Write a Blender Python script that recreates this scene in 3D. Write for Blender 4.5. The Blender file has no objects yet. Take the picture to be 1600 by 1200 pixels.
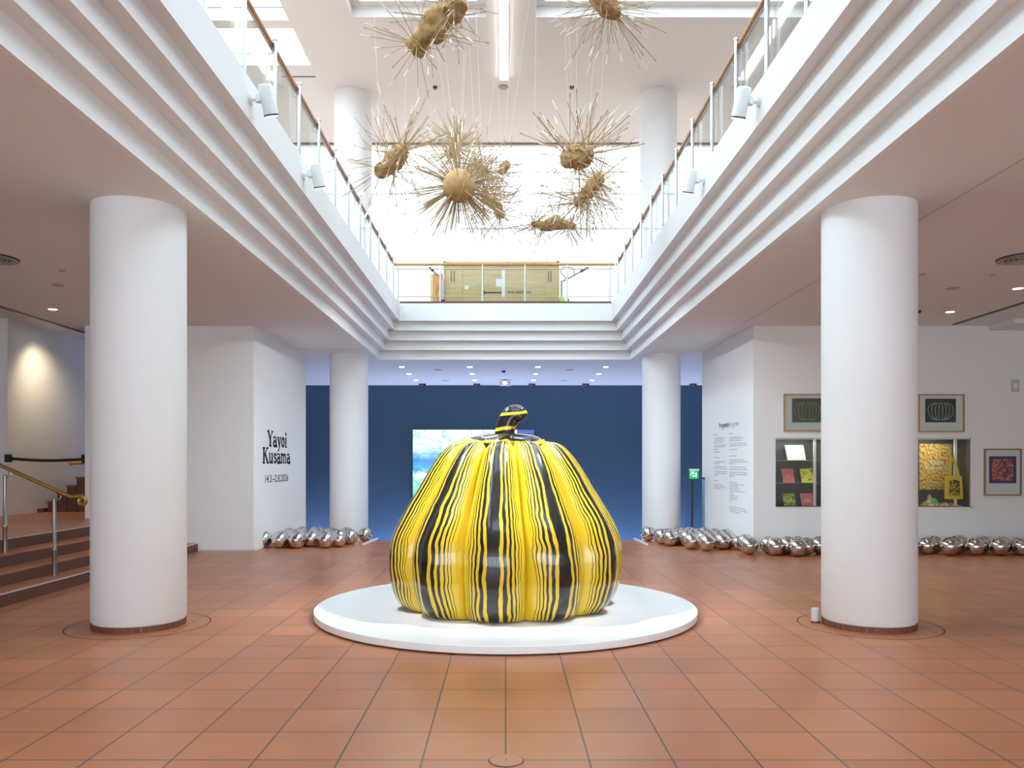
import bpy, bmesh, math, random
from mathutils import Vector, Matrix, noise as mnoise
S = bpy.context.scene
C = S.collection
PI = math.pi
random.seed(7)

# ------------------------------------------------------------------ camera
EYE = 1.5
F = 1245.0
VX, VY = 790.0, 724.0
cd = bpy.data.cameras.new('camera'); cam = bpy.data.objects.new('camera', cd); C.objects.link(cam)
cam.location = (0, 0, EYE); cam.rotation_euler = (PI/2, 0, 0)
cd.sensor_width = 36; cd.lens = 36*F/1600
cd.shift_x = (800-VX)/1600; cd.shift_y = (VY-600)/1600
cd.clip_start = .05; cd.clip_end = 200
S.camera = cam

# ------------------------------------------------------------------ world, exposure
w = bpy.data.worlds.new('world'); S.world = w; w.use_nodes = True
w.node_tree.nodes['Background'].inputs[0].default_value = (.8, .9, 1, 1)
w.node_tree.nodes['Background'].inputs[1].default_value = .5
S.view_settings.view_transform = 'Standard'; S.view_settings.look = 'None'
S.view_settings.gamma = 1; S.view_settings.use_curve_mapping = False
S.view_settings.exposure = 0.10
SKY = 4.4          # brightness of the opal skylights
SKY_COL = (.665, .865, 1.0)
LAMP = 30.0        # brightness of recessed lamps
ADD_WIN = 4.9          # brightness of the glowing panels added behind the camera
ADD_UPL = 46.0         # brightness of the unseen lamps added below the blue wall

def P(px, py, Y):
    return Vector(((px-VX)*Y/F, Y, EYE-(py-VY)*Y/F))

# ------------------------------------------------------------------ materials
MATS = {}
def nt(name):
    m = bpy.data.materials.new(name); m.use_nodes = True
    t = m.node_tree; b = t.nodes['Principled BSDF']
    MATS[name] = m
    return m, t, b
def simple(name, col, rough=.6, metal=0, noise=0, nscale=20, coat=0, bump=0, spec=.5):
    m, t, b = nt(name)
    b.inputs['Roughness'].default_value = rough; b.inputs['Metallic'].default_value = metal
    b.inputs['Specular IOR Level'].default_value = spec
    b.inputs['Coat Weight'].default_value = coat
    tc = t.nodes.new('ShaderNodeTexCoord'); n = t.nodes.new('ShaderNodeTexNoise')
    n.inputs['Scale'].default_value = nscale; t.links.new(tc.outputs['Object'], n.inputs['Vector'])
    mx = t.nodes.new('ShaderNodeMix'); mx.data_type = 'RGBA'
    k = 1-noise
    mx.inputs[6].default_value = (col[0]*k, col[1]*k, col[2]*k, 1); mx.inputs[7].default_value = (*col, 1)
    t.links.new(n.outputs['Fac'], mx.inputs[0]); t.links.new(mx.outputs[2], b.inputs['Base Color'])
    if bump:
        bp = t.nodes.new('ShaderNodeBump'); bp.inputs['Strength'].default_value = bump
        bp.inputs['Distance'].default_value = .01
        t.links.new(n.outputs['Fac'], bp.inputs['Height']); t.links.new(bp.outputs[0], b.inputs['Normal'])
    return m
def emit(name, col, s):
    m, t, b = nt(name)
    b.inputs['Base Color'].default_value = (.8, .8, .8, 1)
    b.inputs['Emission Color'].default_value = (*col, 1); b.inputs['Emission Strength'].default_value = s
    return m
def ramp(t, stops, const=False):
    r = t.nodes.new('ShaderNodeValToRGB')
    if const: r.color_ramp.interpolation = 'CONSTANT'
    e = r.color_ramp.elements
    while len(e) > 1: e.remove(e[-1])
    e[0].position = stops[0][0]; e[0].color = (*stops[0][1], 1)
    for p, c in stops[1:]:
        x = e.new(p); x.color = (*c, 1)
    return r
def math_node(t, op, a, b=None):
    n = t.nodes.new('ShaderNodeMath'); n.operation = op
    for i, v in enumerate((a, b)):
        if v is None: continue
        if isinstance(v, (int, float)): n.inputs[i].default_value = v
        else: t.links.new(v, n.inputs[i])
    return n.outputs[0]

white = simple('white_plaster', (.83, .83, .82), .8, noise=.02, nscale=3)
ceilm = simple('ceiling_plaster', (.80, .79, .78), .9, noise=.02, nscale=3)
colm = simple('column_paint', (.84, .845, .85), .55, noise=.015, nscale=4)
bluem = simple('blue_paint', (.066, .136, .225), .7, noise=.05, nscale=2)
plinthm = simple('plinth_lacquer', (.93, .94, .94), .35, noise=.01)
blackm = simple('black', (.012, .012, .014), .5)
darkm = simple('dark_metal', (.05, .05, .055), .4, metal=.3)
steel = simple('brushed_steel', (.62, .63, .64), .28, metal=1, noise=.05, nscale=60)
steel_d = simple('satin_steel', (.36, .34, .32), .35, metal=1, noise=.1, nscale=40)
mirror = simple('mirror_steel', (.70, .68, .665), .10, metal=1, noise=.05, nscale=8)
brass = simple('brass', (.50, .34, .10), .33, metal=.85, noise=.2, nscale=15)
lampw = simple('lamp_housing', (.82, .86, .87), .4)
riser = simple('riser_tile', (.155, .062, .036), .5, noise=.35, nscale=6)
brick = simple('brick', (.24, .085, .045), .75, noise=.5, nscale=25, bump=.4)
mortar = simple('mortar', (.45, .36, .3), .9)
grout = simple('grout', (.10, .075, .06), .8)
grey_d = simple('niche_grey', (.085, .088, .075), .6, noise=.15, nscale=6)
trimw = simple('trim_white', (.8, .8, .78), .5)
greyp = simple('grey_plastic', (.55, .55, .54), .5)
ceil_dim = simple('vent_grey', (.42, .38, .36), .7)
frame_w = simple('oak_frame', (.50, .30, .13), .5, noise=.3, nscale=40)
frame_d = simple('bronze_frame', (.30, .20, .09), .45, noise=.2, nscale=40)
paper = simple('paper', (.78, .77, .74), .8)
wire_m = simple('wire', (.85, .85, .85), .4)
tipm = simple('white_straw', (.93, .92, .88), .5)
textm = simple('black_vinyl', (.012, .014, .03), .5)
textg = simple('grey_vinyl', (.40, .41, .43), .6)
whitetext = simple('white_print', (.9, .9, .86), .6)
orange = simple('orange_print', (.85, .32, .16), .6, noise=.4, nscale=8)
yellow_l = simple('pale_yellow_print', (.9, .75, .3), .6, noise=.2)
lime = simple('lime_plastic', (.55, .72, .06), .5)
SKYL = [emit('opal_skylight_%d' % i, SKY_COL, SKY*k) for i, k in enumerate((.6, .9, 1.9, 1.9, .6, 1.7))]
lampe = emit('lamp_lens', (1, .95, .88), LAMP)
spote = emit('spot_lens', (1, .98, .95), 6)
stripe_l = emit('strip_diffuser', (1, 1, 1), 5)
exitg = emit('exit_green', (.005, .42, .12), 1.0)
exitg.node_tree.nodes['Principled BSDF'].inputs['Base Color'].default_value = (.01, .2, .06, 1)
exitw = emit('exit_white', (.7, 1, .85), 1.0)

# wood
def wood(name, c1, c2, sc=(1, 12, 12), rough=.45):
    m, t, b = nt(name)
    tc = t.nodes.new('ShaderNodeTexCoord'); mp = t.nodes.new('ShaderNodeMapping'); mp.inputs['Scale'].default_value = sc
    n = t.nodes.new('ShaderNodeTexNoise'); n.inputs['Scale'].default_value = 2; n.inputs['Detail'].default_value = 5
    t.links.new(tc.outputs['Object'], mp.inputs[0]); t.links.new(mp.outputs[0], n.inputs[0])
    r = ramp(t, [(.3, c1), (.7, c2)]); t.links.new(n.outputs['Fac'], r.inputs[0]); t.links.new(r.outputs[0], b.inputs['Base Color'])
    b.inputs['Roughness'].default_value = rough
    return m
railwood = wood('rail_wood', (.36, .155, .045), (.50, .24, .08), (12, .7, 12))
railwood2 = wood('rail_wood_cross', (.45, .24, .08), (.60, .34, .13), (.7, 12, 12))
ply = wood('crate_plywood', (.50, .36, .16), (.62, .47, .24), (1.2, 3, 9), .6)
ply2 = wood('crate_batten', (.55, .36, .15), (.66, .46, .22), (1.2, 3, 9), .6)
straw = wood('straw', (.33, .21, .095), (.56, .40, .21), (8, 8, 8), .7)
strawcore = wood('straw_core', (.26, .145, .05), (.52, .34, .14), (9, 9, 9), .8)
strawball = wood('straw_ball', (.40, .24, .09), (.54, .35, .15), (7, 7, 7), .8)

# glass: clear pane, mostly transparent with a fresnel sheen
def pane(name, tint=(.97, 1, .99), gl=.9):
    m = bpy.data.materials.new(name); m.use_nodes = True; t = m.node_tree; t.nodes.clear()
    o = t.nodes.new('ShaderNodeOutputMaterial'); tr = t.nodes.new('ShaderNodeBsdfTransparent'); tr.inputs[0].default_value = (*tint, 1)
    g = t.nodes.new('ShaderNodeBsdfGlossy'); g.inputs['Roughness'].default_value = .02
    fr = t.nodes.new('ShaderNodeFresnel'); fr.inputs[0].default_value = 1.45
    mx = t.nodes.new('ShaderNodeMixShader'); k = math_node(t, 'MULTIPLY', fr.outputs[0], gl)
    t.links.new(k, mx.inputs[0]); t.links.new(tr.outputs[0], mx.inputs[1]); t.links.new(g.outputs[0], mx.inputs[2]); t.links.new(mx.outputs[0], o.inputs[0])
    return m
glass = pane('clear_glass', gl=.5)
glass_case = pane('case_glass', (.98, 1, .99), .8)
glass_blue = pane('tinted_glass', (.72, .86, .92), .8)

# terracotta floor
def tiles(name, ox, oy):
    m, t, b = nt(name)
    tc = t.nodes.new('ShaderNodeTexCoord'); mp = t.nodes.new('ShaderNodeMapping')
    mp.inputs['Location'].default_value = (ox, oy, 0)
    t.links.new(tc.outputs['Object'], mp.inputs[0])
    bt = t.nodes.new('ShaderNodeTexBrick'); bt.offset = 0; bt.squash = 1
    bt.inputs['Scale'].default_value = 1; bt.inputs['Brick Width'].default_value = .4224; bt.inputs['Row Height'].default_value = .4175
    bt.inputs['Mortar Size'].default_value = .0052; bt.inputs['Mortar Smooth'].default_value = .2; bt.inputs['Bias'].default_value = 0
    bt.inputs['Color1'].default_value = (.465, .165, .070, 1); bt.inputs['Color2'].default_value = (.545, .210, .094, 1)
    bt.inputs['Mortar'].default_value = (.085, .07, .06, 1)
    t.links.new(mp.outputs[0], bt.inputs['Vector'])
    n = t.nodes.new('ShaderNodeTexNoise'); n.inputs['Scale'].default_value = 1.6; n.inputs['Detail'].default_value = 6
    t.links.new(tc.outputs['Object'], n.inputs[0])
    r = ramp(t, [(.3, (.86, .84, .83)), (.7, (1.06, 1.05, 1.05))]); t.links.new(n.outputs['Fac'], r.inputs[0])
    mx = t.nodes.new('ShaderNodeMix'); mx.data_type = 'RGBA'; mx.blend_type = 'MULTIPLY'; mx.inputs[0].default_value = 1
    t.links.new(bt.outputs['Color'], mx.inputs[6]); t.links.new(r.outputs[0], mx.inputs[7]); t.links.new(mx.outputs[2], b.inputs['Base Color'])
    rr = t.nodes.new('ShaderNodeMapRange'); rr.inputs[3].default_value = .26; rr.inputs[4].default_value = .42
    t.links.new(n.outputs['Fac'], rr.inputs[0]); t.links.new(rr.outputs[0], b.inputs['Roughness'])
    bp = t.nodes.new('ShaderNodeBump'); bp.inputs['Strength'].default_value = .35; bp.inputs['Distance'].default_value = .003; bp.invert = True
    t.links.new(bt.outputs['Fac'], bp.inputs['Height']); t.links.new(bp.outputs[0], b.inputs['Normal'])
    return m
floorm = tiles('terracotta_tiles', 0, -.2715)

# gourd skin: glossy yellow with irregular black bands running down each rib
def gourd(name):
    m, t, b = nt(name)
    uv = t.nodes.new('ShaderNodeUVMap'); uv.uv_map = 'UVMap'
    sp = t.nodes.new('ShaderNodeSeparateXYZ'); t.links.new(uv.outputs[0], sp.inputs[0])
    n = t.nodes.new('ShaderNodeTexNoise'); n.inputs['Scale'].default_value = 1; n.inputs['Detail'].default_value = 2
    mp = t.nodes.new('ShaderNodeMapping'); mp.inputs['Scale'].default_value = (3.0, 3.2, 1); t.links.new(uv.outputs[0], mp.inputs[0]); t.links.new(mp.outputs[0], n.inputs[0])
    wob = math_node(t, 'MULTIPLY', math_node(t, 'SUBTRACT', n.outputs['Fac'], .5), .13)
    u = math_node(t, 'ABSOLUTE', math_node(t, 'SUBTRACT', math_node(t, 'FRACT', sp.outputs[0]), .5))
    u = math_node(t, 'ADD', u, wob)
    Yc = (.78, .52, .02); K = (.010, .010, .012)
    r = ramp(t, [(0, K), (.085, Yc), (.135, K), (.185, Yc), (.225, K), (.255, Yc), (.290, K), (.309, Yc), (.340, K), (.352, Yc), (.38, K), (.388, Yc)], True)
    t.links.new(u, r.inputs[0]); t.links.new(r.outputs[0], b.inputs['Base Color'])
    b.inputs['Roughness'].default_value = .16; b.inputs['Coat Weight'].default_value = .6; b.inputs['Coat Roughness'].default_value = .05
    return m
gourdm = gourd('striped_gourd_skin')
def stemmat():
    m, t, b = nt('gourd_stem')
    tc = t.nodes.new('ShaderNodeTexCoord'); wv = t.nodes.new('ShaderNodeTexWave'); wv.inputs['Scale'].default_value = 2.2
    wv.inputs['Distortion'].default_value = 5; wv.inputs['Detail'].default_value = 1; wv.bands_direction = 'Z'
    t.links.new(tc.outputs['Object'], wv.inputs[0])
    r = ramp(t, [(0, (.010, .010, .012)), (.88, (.72, .5, .03))], True); t.links.new(wv.outputs['Fac'], r.inputs[0]); t.links.new(r.outputs[0], b.inputs['Base Color'])
    b.inputs['Roughness'].default_value = .15; b.inputs['Coat Weight'].default_value = .5
    return m
stemm = stemmat()

# printed things
def printmat(name, c1, c2, scale=6, kind='noise', rough=.6, lo=.45, hi=.52, dist=1.5, c3=None):
    m, t, b = nt(name)
    tc = t.nodes.new('ShaderNodeTexCoord')
    if kind == 'noise':
        n = t.nodes.new('ShaderNodeTexNoise'); n.inputs['Distortion'].default_value = dist; out = 'Fac'
        n.inputs['Scale'].default_value = scale
    else:
        n = t.nodes.new('ShaderNodeTexWave'); n.inputs['Distortion'].default_value = dist; n.inputs['Scale'].default_value = scale; out = 'Fac'
        n.bands_direction = 'DIAGONAL'; n.inputs['Detail Scale'].default_value = 1.2
    t.links.new(tc.outputs['Object'], n.inputs['Vector'])
    st = [(lo, c1), (hi, c2)]
    if c3: st.append((min(hi+.12, 1), c3))
    r = ramp(t, st); t.links.new(n.outputs[out], r.inputs[0]); t.links.new(r.outputs[0], b.inputs['Base Color'])
    b.inputs['Roughness'].default_value = rough
    return m
pinkbook = printmat('pink_cover', (.80, .16, .14), (.86, .24, .22), 60, lo=.4, hi=.6)
yelbook = printmat('yellow_cover', (.12, .10, .01), (.85, .78, .05), 26, lo=.36, hi=.42)
oliveb = printmat('olive_cover', (.16, .17, .01), (.72, .72, .04), 34, lo=.44, hi=.5)
goldp = printmat('gold_poster', (.42, .22, .025), (.80, .55, .14), 5.5, 'wave', lo=.1, hi=.45, dist=14)
totem = printmat('tote_fabric', (.86, .56, .01), (.90, .64, .02), 8, lo=.4, hi=.6)
toteprint = printmat('tote_print', (.03, .025, .0), (.75, .5, .02), 32, lo=.5, hi=.56)
scarfm = printmat('scarf', (.02, .45, .14), (.85, .12, .08), 9, lo=.42, hi=.5, c3=(.9, .75, .45))
purplep = printmat('purple_print', (.07, .012, .16), (.60, .06, .05), 20, lo=.44, hi=.5, dist=1.0, c3=(.62, .30, .10))
purpleb = simple('purple_border', (.05, .012, .14), .6)
printdark = simple('print_dark', (.035, .036, .03), .35)
oliveline = simple('olive_line', (.34, .33, .06), .5)
greyline = simple('grey_line', (.45, .46, .45), .5)

def screenmat():
    m, t, b = nt('screen_image')
    uv = t.nodes.new('ShaderNodeUVMap'); uv.uv_map = 'UVMap'; sp = t.nodes.new('ShaderNodeSeparateXYZ'); t.links.new(uv.outputs[0], sp.inputs[0])
    n = t.nodes.new('ShaderNodeTexNoise'); n.inputs['Scale'].default_value = 9; n.inputs['Detail'].default_value = 6; t.links.new(uv.outputs[0], n.inputs[0])
    v = math_node(t, 'ADD', sp.outputs[1], math_node(t, 'MULTIPLY', math_node(t, 'SUBTRACT', n.outputs['Fac'], .5), .22))
    base = ramp(t, [(0, (.12, .55, .50)), (.22, (.35, .80, .60)), (.34, (.75, .95, .95)), (.40, (.12, .50, .75)), (.55, (.07, .28, .72)), (.66, (.35, .65, .95)), (.74, (.80, .98, 1))])
    t.links.new(v, base.inputs[0])
    vo = t.nodes.new('ShaderNodeTexVoronoi'); vo.feature = 'DISTANCE_TO_EDGE'; vo.inputs['Scale'].default_value = 5.5
    mx0 = t.nodes.new('ShaderNodeVectorMath'); mx0.operation = 'ADD'; t.links.new(uv.outputs[0], mx0.inputs[0])
    sc = t.nodes.new('ShaderNodeVectorMath'); sc.operation = 'SCALE'; sc.inputs['Scale'].default_value = .22; t.links.new(n.outputs['Color'], sc.inputs[0]); t.links.new(sc.outputs[0], mx0.inputs[1])
    t.links.new(mx0.outputs[0], vo.inputs['Vector'])
    br = ramp(t, [(0, (.10, .50, .68)), (.06, (1, 1, 1))]); t.links.new(vo.outputs[0], br.inputs[0])
    mul = t.nodes.new('ShaderNodeMix'); mul.data_type = 'RGBA'; mul.blend_type = 'MULTIPLY'; mul.inputs[0].default_value = .8
    t.links.new(base.outputs[0], mul.inputs[6]); t.links.new(br.outputs[0], mul.inputs[7])
    mask = math_node(t, 'GREATER_THAN', sp.outputs[0], .86)
    fin = t.nodes.new('ShaderNodeMix'); fin.data_type = 'RGBA'; t.links.new(mask, fin.inputs[0]); t.links.new(mul.outputs[2], fin.inputs[6]); fin.inputs[7].default_value = (.06, .11, .42, 1)
    t.links.new(fin.outputs[2], b.inputs['Emission Color']); b.inputs['Emission Strength'].default_value = 1.25
    b.inputs['Base Color'].default_value = (.02, .02, .02, 1); b.inputs['Roughness'].default_value = .3
    return m
screenm = screenmat()

# ------------------------------------------------------------------ mesh helpers
def bm_new(): return bmesh.new()
def box(bm, x0, x1, y0, y1, z0, z1, mi=0):
    v = [bm.verts.new((x, y, z)) for z in (z0, z1) for y in (y0, y1) for x in (x0, x1)]
    for q in ((0, 2, 3, 1), (4, 5, 7, 6), (0, 1, 5, 4), (2, 6, 7, 3), (0, 4, 6, 2), (1, 3, 7, 5)):
        f = bm.faces.new([v[i] for i in q]); f.material_index = mi
    return v
def bevbox(bm, x0, x1, y0, y1, z0, z1, r, mi=0, seg=2):
    v = box(bm, x0, x1, y0, y1, z0, z1, mi)
    es = list({e for q in v for e in q.link_edges})
    bmesh.ops.bevel(bm, geom=es, offset=r, segments=seg, affect='EDGES', profile=.5)
def frame_axes(d):
    d = d.normalized(); a = Vector((0, 0, 1)) if abs(d.z) < .9 else Vector((1, 0, 0))
    u = d.cross(a).normalized(); return u, d.cross(u).normalized()
def tube(bm, pts, r, n=10, mi=0, cap=True):
    pts = [Vector(p) for p in pts]; rings = []
    rs = r if isinstance(r, (list, tuple)) else [r]*len(pts)
    u = v = None
    for i, p in enumerate(pts):
        d = (pts[min(i+1, len(pts)-1)]-pts[max(i-1, 0)])
        if d.length < 1e-9: d = Vector((0, 0, 1))
        d.normalize()
        if u is None: u, v = frame_axes(d)
        else:
            u = (u-d*u.dot(d)).normalized(); v = d.cross(u)
        rings.append([bm.verts.new(p+(u*math.cos(2*PI*k/n)+v*math.sin(2*PI*k/n))*rs[i]) for k in range(n)])
    for a, b in zip(rings, rings[1:]):
        for k in range(n):
            f = bm.faces.new((a[k], a[(k+1) % n], b[(k+1) % n], b[k])); f.material_index = mi; f.smooth = True
    if cap:
        f = bm.faces.new(rings[0][::-1]); f.material_index = mi
        f = bm.faces.new(rings[-1]); f.material_index = mi
def lathe(bm, prof, cx, cy, n=48, mi=0, smooth=True):
    rings = []
    for r, z in prof:
        if r < 1e-6: rings.append([bm.verts.new((cx, cy, z))])
        else: rings.append([bm.verts.new((cx+r*math.cos(2*PI*k/n), cy+r*math.sin(2*PI*k/n), z)) for k in range(n)])
    for a, b in zip(rings, rings[1:]):
        for k in range(n):
            if len(a) == 1 and len(b) == 1: continue
            if len(a) == 1: vs = (a[0], b[(k+1) % n], b[k])
            elif len(b) == 1: vs = (a[k], a[(k+1) % n], b[0])
            else: vs = (a[k], a[(k+1) % n], b[(k+1) % n], b[k])
            f = bm.faces.new(vs); f.material_index = mi; f.smooth = smooth
def sphere(bm, c, r, nu=24, nv=14, mi=0):
    lathe(bm, [(0 if i in (0, nv) else r*math.sin(PI*i/nv), c[2]-r*math.cos(PI*i/nv)) for i in range(nv+1)], c[0], c[1], nu, mi)
def origin(o):
    p = Vector((0, 0, 0))
    while o is not None: p += o.location; o = o.parent
    return p
def obj(name, bm, m, parent=None, at=None, sharp=35):
    """one mesh object; coordinates in bm are world ones; at = origin of a top-level mesh"""
    bmesh.ops.recalc_face_normals(bm, faces=bm.faces)
    base = origin(parent) if parent else (Vector(at) if at is not None else Vector((0, 0, 0)))
    bmesh.ops.translate(bm, vec=-base, verts=bm.verts)
    me = bpy.data.meshes.new(name); bm.to_mesh(me); bm.free()
    for x in (m if isinstance(m, (list, tuple)) else [m]): me.materials.append(x)
    me.set_sharp_from_angle(angle=math.radians(sharp))
    o = bpy.data.objects.new(name, me); C.objects.link(o)
    if parent: o.parent = parent
    else: o.location = base
    return o
def thing(name, label, cat, loc, group=None):
    o = bpy.data.objects.new(name, None); C.objects.link(o); o.location = loc; o.empty_display_size = .1
    return tag(o, label, cat, group)
def tag(o, label, cat, group=None):
    o['label'] = label; o['category'] = cat
    if group: o['group'] = group
    return o
def struct(name, bm, m, **k):
    o = obj(name, bm, m, **k); o['kind'] = 'structure'; return o
def onebox(name, m, *a, parent=None, at=None):
    b = bm_new(); box(b, *a); return obj(name, b, m, parent, at)
def sbox(name, m, *a):
    b = bm_new(); box(b, *a); return struct(name, b, m)
def copy_tree(o, parent=None):
    c = o.copy(); C.objects.link(c); c.parent = parent
    for ch in [x for x in KIDS.get(o.name, [])]: copy_tree(ch, c)
    return c
KIDS = {}
def kids_of(root):
    for x in bpy.data.objects:
        if x.parent: KIDS.setdefault(x.parent.name, [])
        if x.parent and x not in KIDS[x.parent.name]: KIDS[x.parent.name].append(x)

def text_bm(bm, s, origin_, ux, uz, height, width=None, bold=0.0, mi=0, depth=.002, align='l', shear=0):
    """letters laid on a plane: ux reading direction, uz up"""
    cu = bpy.data.curves.new('t', 'FONT'); cu.body = s; cu.offset = bold; cu.shear = shear; cu.resolution_u = 3
    o = bpy.data.objects.new('t', cu); C.objects.link(o)
    bpy.context.view_layer.update()
    me = bpy.data.meshes.new_from_object(o)
    xs = [v.co.x for v in me.vertices]; x0, x1 = min(xs), max(xs)
    sy = height/.7; sx = sy if width is None else width/(x1-x0)
    off = {'l': 0, 'c': -.5*(x1-x0)*sx}[align]
    nrm = ux.cross(uz)
    vs = [bm.verts.new(origin_+ux*((v.co.x-x0)*sx+off)+uz*(v.co.y*sy)+nrm*depth) for v in me.vertices]
    for p in me.polygons:
        try: f = bm.faces.new([vs[i] for i in p.vertices]); f.material_index = mi
        except ValueError: pass
    C.objects.unlink(o); bpy.data.objects.remove(o); bpy.data.curves.remove(cu); bpy.data.meshes.remove(me)

# slab-serif glyphs made of strokes (x, y, thickness); x-height .66
def arc(cx, cy, rx, ry, a0, a1, n=12):
    return [(cx+rx*math.cos(math.radians(a0+(a1-a0)*i/n)), cy+ry*math.sin(math.radians(a0+(a1-a0)*i/n))) for i in range(n+1)]
TH, TN, SF = .215, .115, .095
GL = {
 'Y': (.78, [([(.12, 1), (.40, .46)], TH), ([(.68, 1), (.42, .46)], TN), ([(.40, .5), (.40, 0)], TH)], [(-.04, .28, .965), (.54, .84, .965), (.22, .58, .035)]),
 'K': (.86, [([(.18, 0), (.18, 1)], TH), ([(.20, .42), (.66, 1)], TN), ([(.36, .60), (.72, 0)], TH)], [(0, .36, .965), (0, .36, .035), (.50, .82, .965), (.54, .92, .035)]),
 'a': (.60, [(arc(.24, .50, .19, .13, 160, 0), TN), ([(.43, .5), (.43, .08), (.50, .03), (.58, .05)], TH*.85), (arc(.24, .19, .16, .17, 60, 330, 16), TH*.8)], []),
 'y': (.60, [([(.12, .64), (.34, .06)], TH*.9), ([(.50, .64), (.30, -.06), (.20, -.24), (.08, -.24)], TN)], [(0, .26, .625), (.38, .62, .625)]),
 'o': (.56, [(arc(.27, .33, .18, .28, 0, 360, 22), TH*.8)], []),
 'i': (.32, [([(.16, 0), (.16, .66)], TH*.9), ([(.16, .84), (.16, 1.0)], TH)], [(0, .32, .035), (.02, .16, .625)]),
 'u': (.66, [([(.14, .66), (.14, .16), (.20, .06), (.32, .06), (.46, .18)], TH*.75), ([(.48, .66), (.48, 0)], TH*.85)], [(0, .14, .625), (.36, .48, .625), (.48, .62, .035)]),
 's': (.50, [([(.40, .48), (.34, .60), (.22, .62), (.11, .54), (.12, .42), (.24, .35), (.37, .28), (.40, .16), (.30, .05), (.17, .05), (.07, .18)], TH*.72)], []),
 'm': (.98, [([(.14, 0), (.14, .66)], TH*.85), ([(.14, .48), (.26, .60), (.38, .60), (.46, .48), (.46, 0)], TH*.75), ([(.46, .48), (.58, .60), (.70, .60), (.78, .48), (.78, 0)], TH*.75)], [(0, .14, .625), (.02, .27, .035), (.34, .58, .035), (.68, .92, .035)]),
}
def slab(bm, s, org, ux, uz, capH, width, depth=.002, mi=0, center=True, shear=0):
    tot = sum(GL[c][0] for c in s); sx = width/tot; nrm = ux.cross(uz)
    pen = -tot/2 if center else 0; layer = [0]
    def pt(x, y):
        layer[0] += 1
        return bm.verts.new(org+ux*((x+shear*y)*sx)+uz*(y*capH)+nrm*depth)
    for c in s:
        wd, strokes, serifs = GL[c]
        for pts, th in strokes:
            for (xa, ya), (xb, yb) in zip(pts, pts[1:]):
                dx, dy = xb-xa, yb-ya; L = math.hypot(dx, dy) or 1e-6
                nx, ny = -dy/L*th/2, dx/L*th/2; ex, ey = dx/L*.02, dy/L*.02
                q = [(xa+nx-ex, ya+ny-ey), (xa-nx-ex, ya-ny-ey), (xb-nx+ex, yb-ny+ey), (xb+nx+ex, yb+ny+ey)]
                f = bm.faces.new([pt(pen+a, b) for a, b in q]); f.material_index = mi
        for a, b, y in serifs:
            f = bm.faces.new([pt(pen+x, yy) for x, yy in ((a, y-SF/2), (b, y-SF/2), (b, y+SF/2), (a, y+SF/2))]); f.material_index = mi
        pen += wd

# ------------------------------------------------------------------ building shell
ZC, ZT, ZU = 3.85, 5.03, 9.63       # lower ceiling, upper floor, upper ceiling
AX, AYF, AYN = 2.83, 18.06, 3.1    # opening half width, far edge, near edge
XW = 10.6
def grid_slab(bm, xs, ys, z0, z1, hole):
    for a, b in zip(xs, xs[1:]):
        for c, d in zip(ys, ys[1:]):
            if not hole((a+b)/2, (c+d)/2): box(bm, a, b, c, d, z0, z1)

b = bm_new()
grid_slab(b, [-XW, -5.25, 0, XW], [-6, 13.6, 15.45, 17.3], -.3, 0, lambda x, y: (y > 15.45))
struct('floor', b, floorm)
b = bm_new()
for s in (-1, 1): box(b, min(s*3.3, s*4.4), max(s*3.3, s*4.4), 15.45, 17.2, -.3, 0)
struct('floor', b, floorm)
sbox('floor', floorm, -XW, XW, 15.7, 26, -3.4, -3.2)                 # lower level below the stairwell
b = bm_new()
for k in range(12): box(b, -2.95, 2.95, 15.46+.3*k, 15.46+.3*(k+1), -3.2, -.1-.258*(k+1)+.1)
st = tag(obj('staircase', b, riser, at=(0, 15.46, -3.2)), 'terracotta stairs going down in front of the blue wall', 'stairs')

b = bm_new()
grid_slab(b, [-7.62, -AX-.06, AX+.06, XW], [-6, AYN-.06, AYF+.06, 24.2], ZC, ZT-.03, lambda x, y: abs(x) < AX and AYN < y < AYF)
box(b, -XW, -7.62, -6, 24.2, 4.12, ZT-.03)
struct('ceiling', b, ceilm)
b = bm_new()
grid_slab(b, [-XW, -AX+.36, AX-.36, XW], [-6, AYN+.36, AYF-.36, 26], ZT-.028, ZT+.035, lambda x, y: abs(x) < AX-.4 and AYN < y < AYF-.4)
struct('floor', b, simple('gallery_floor', (.44, .28, .21), .5, noise=.1, nscale=4))
# stepped cornice
b = bm_new()
prof = [(-.06, ZC), (0, ZC)]
zs = [ZC, 4.05, 4.25, 4.45, 4.645]
for k in range(4): prof += [(.121*k, zs[k+1]), (.121*(k+1), zs[k+1])]
prof += [(.485, ZT)]
loops = []
for i, z in prof:
    loops.append([b.verts.new(p) for p in ((-AX+i, AYN+i, z), (AX-i, AYN+i, z), (AX-i, AYF-i, z), (-AX+i, AYF-i, z))])
for l1, l2 in zip(loops, loops[1:]):
    for k in range(4): b.faces.new((l1[k], l1[(k+1) % 4], l2[(k+1) % 4], l2[k]))
struct('trim_1', b, white)

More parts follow.
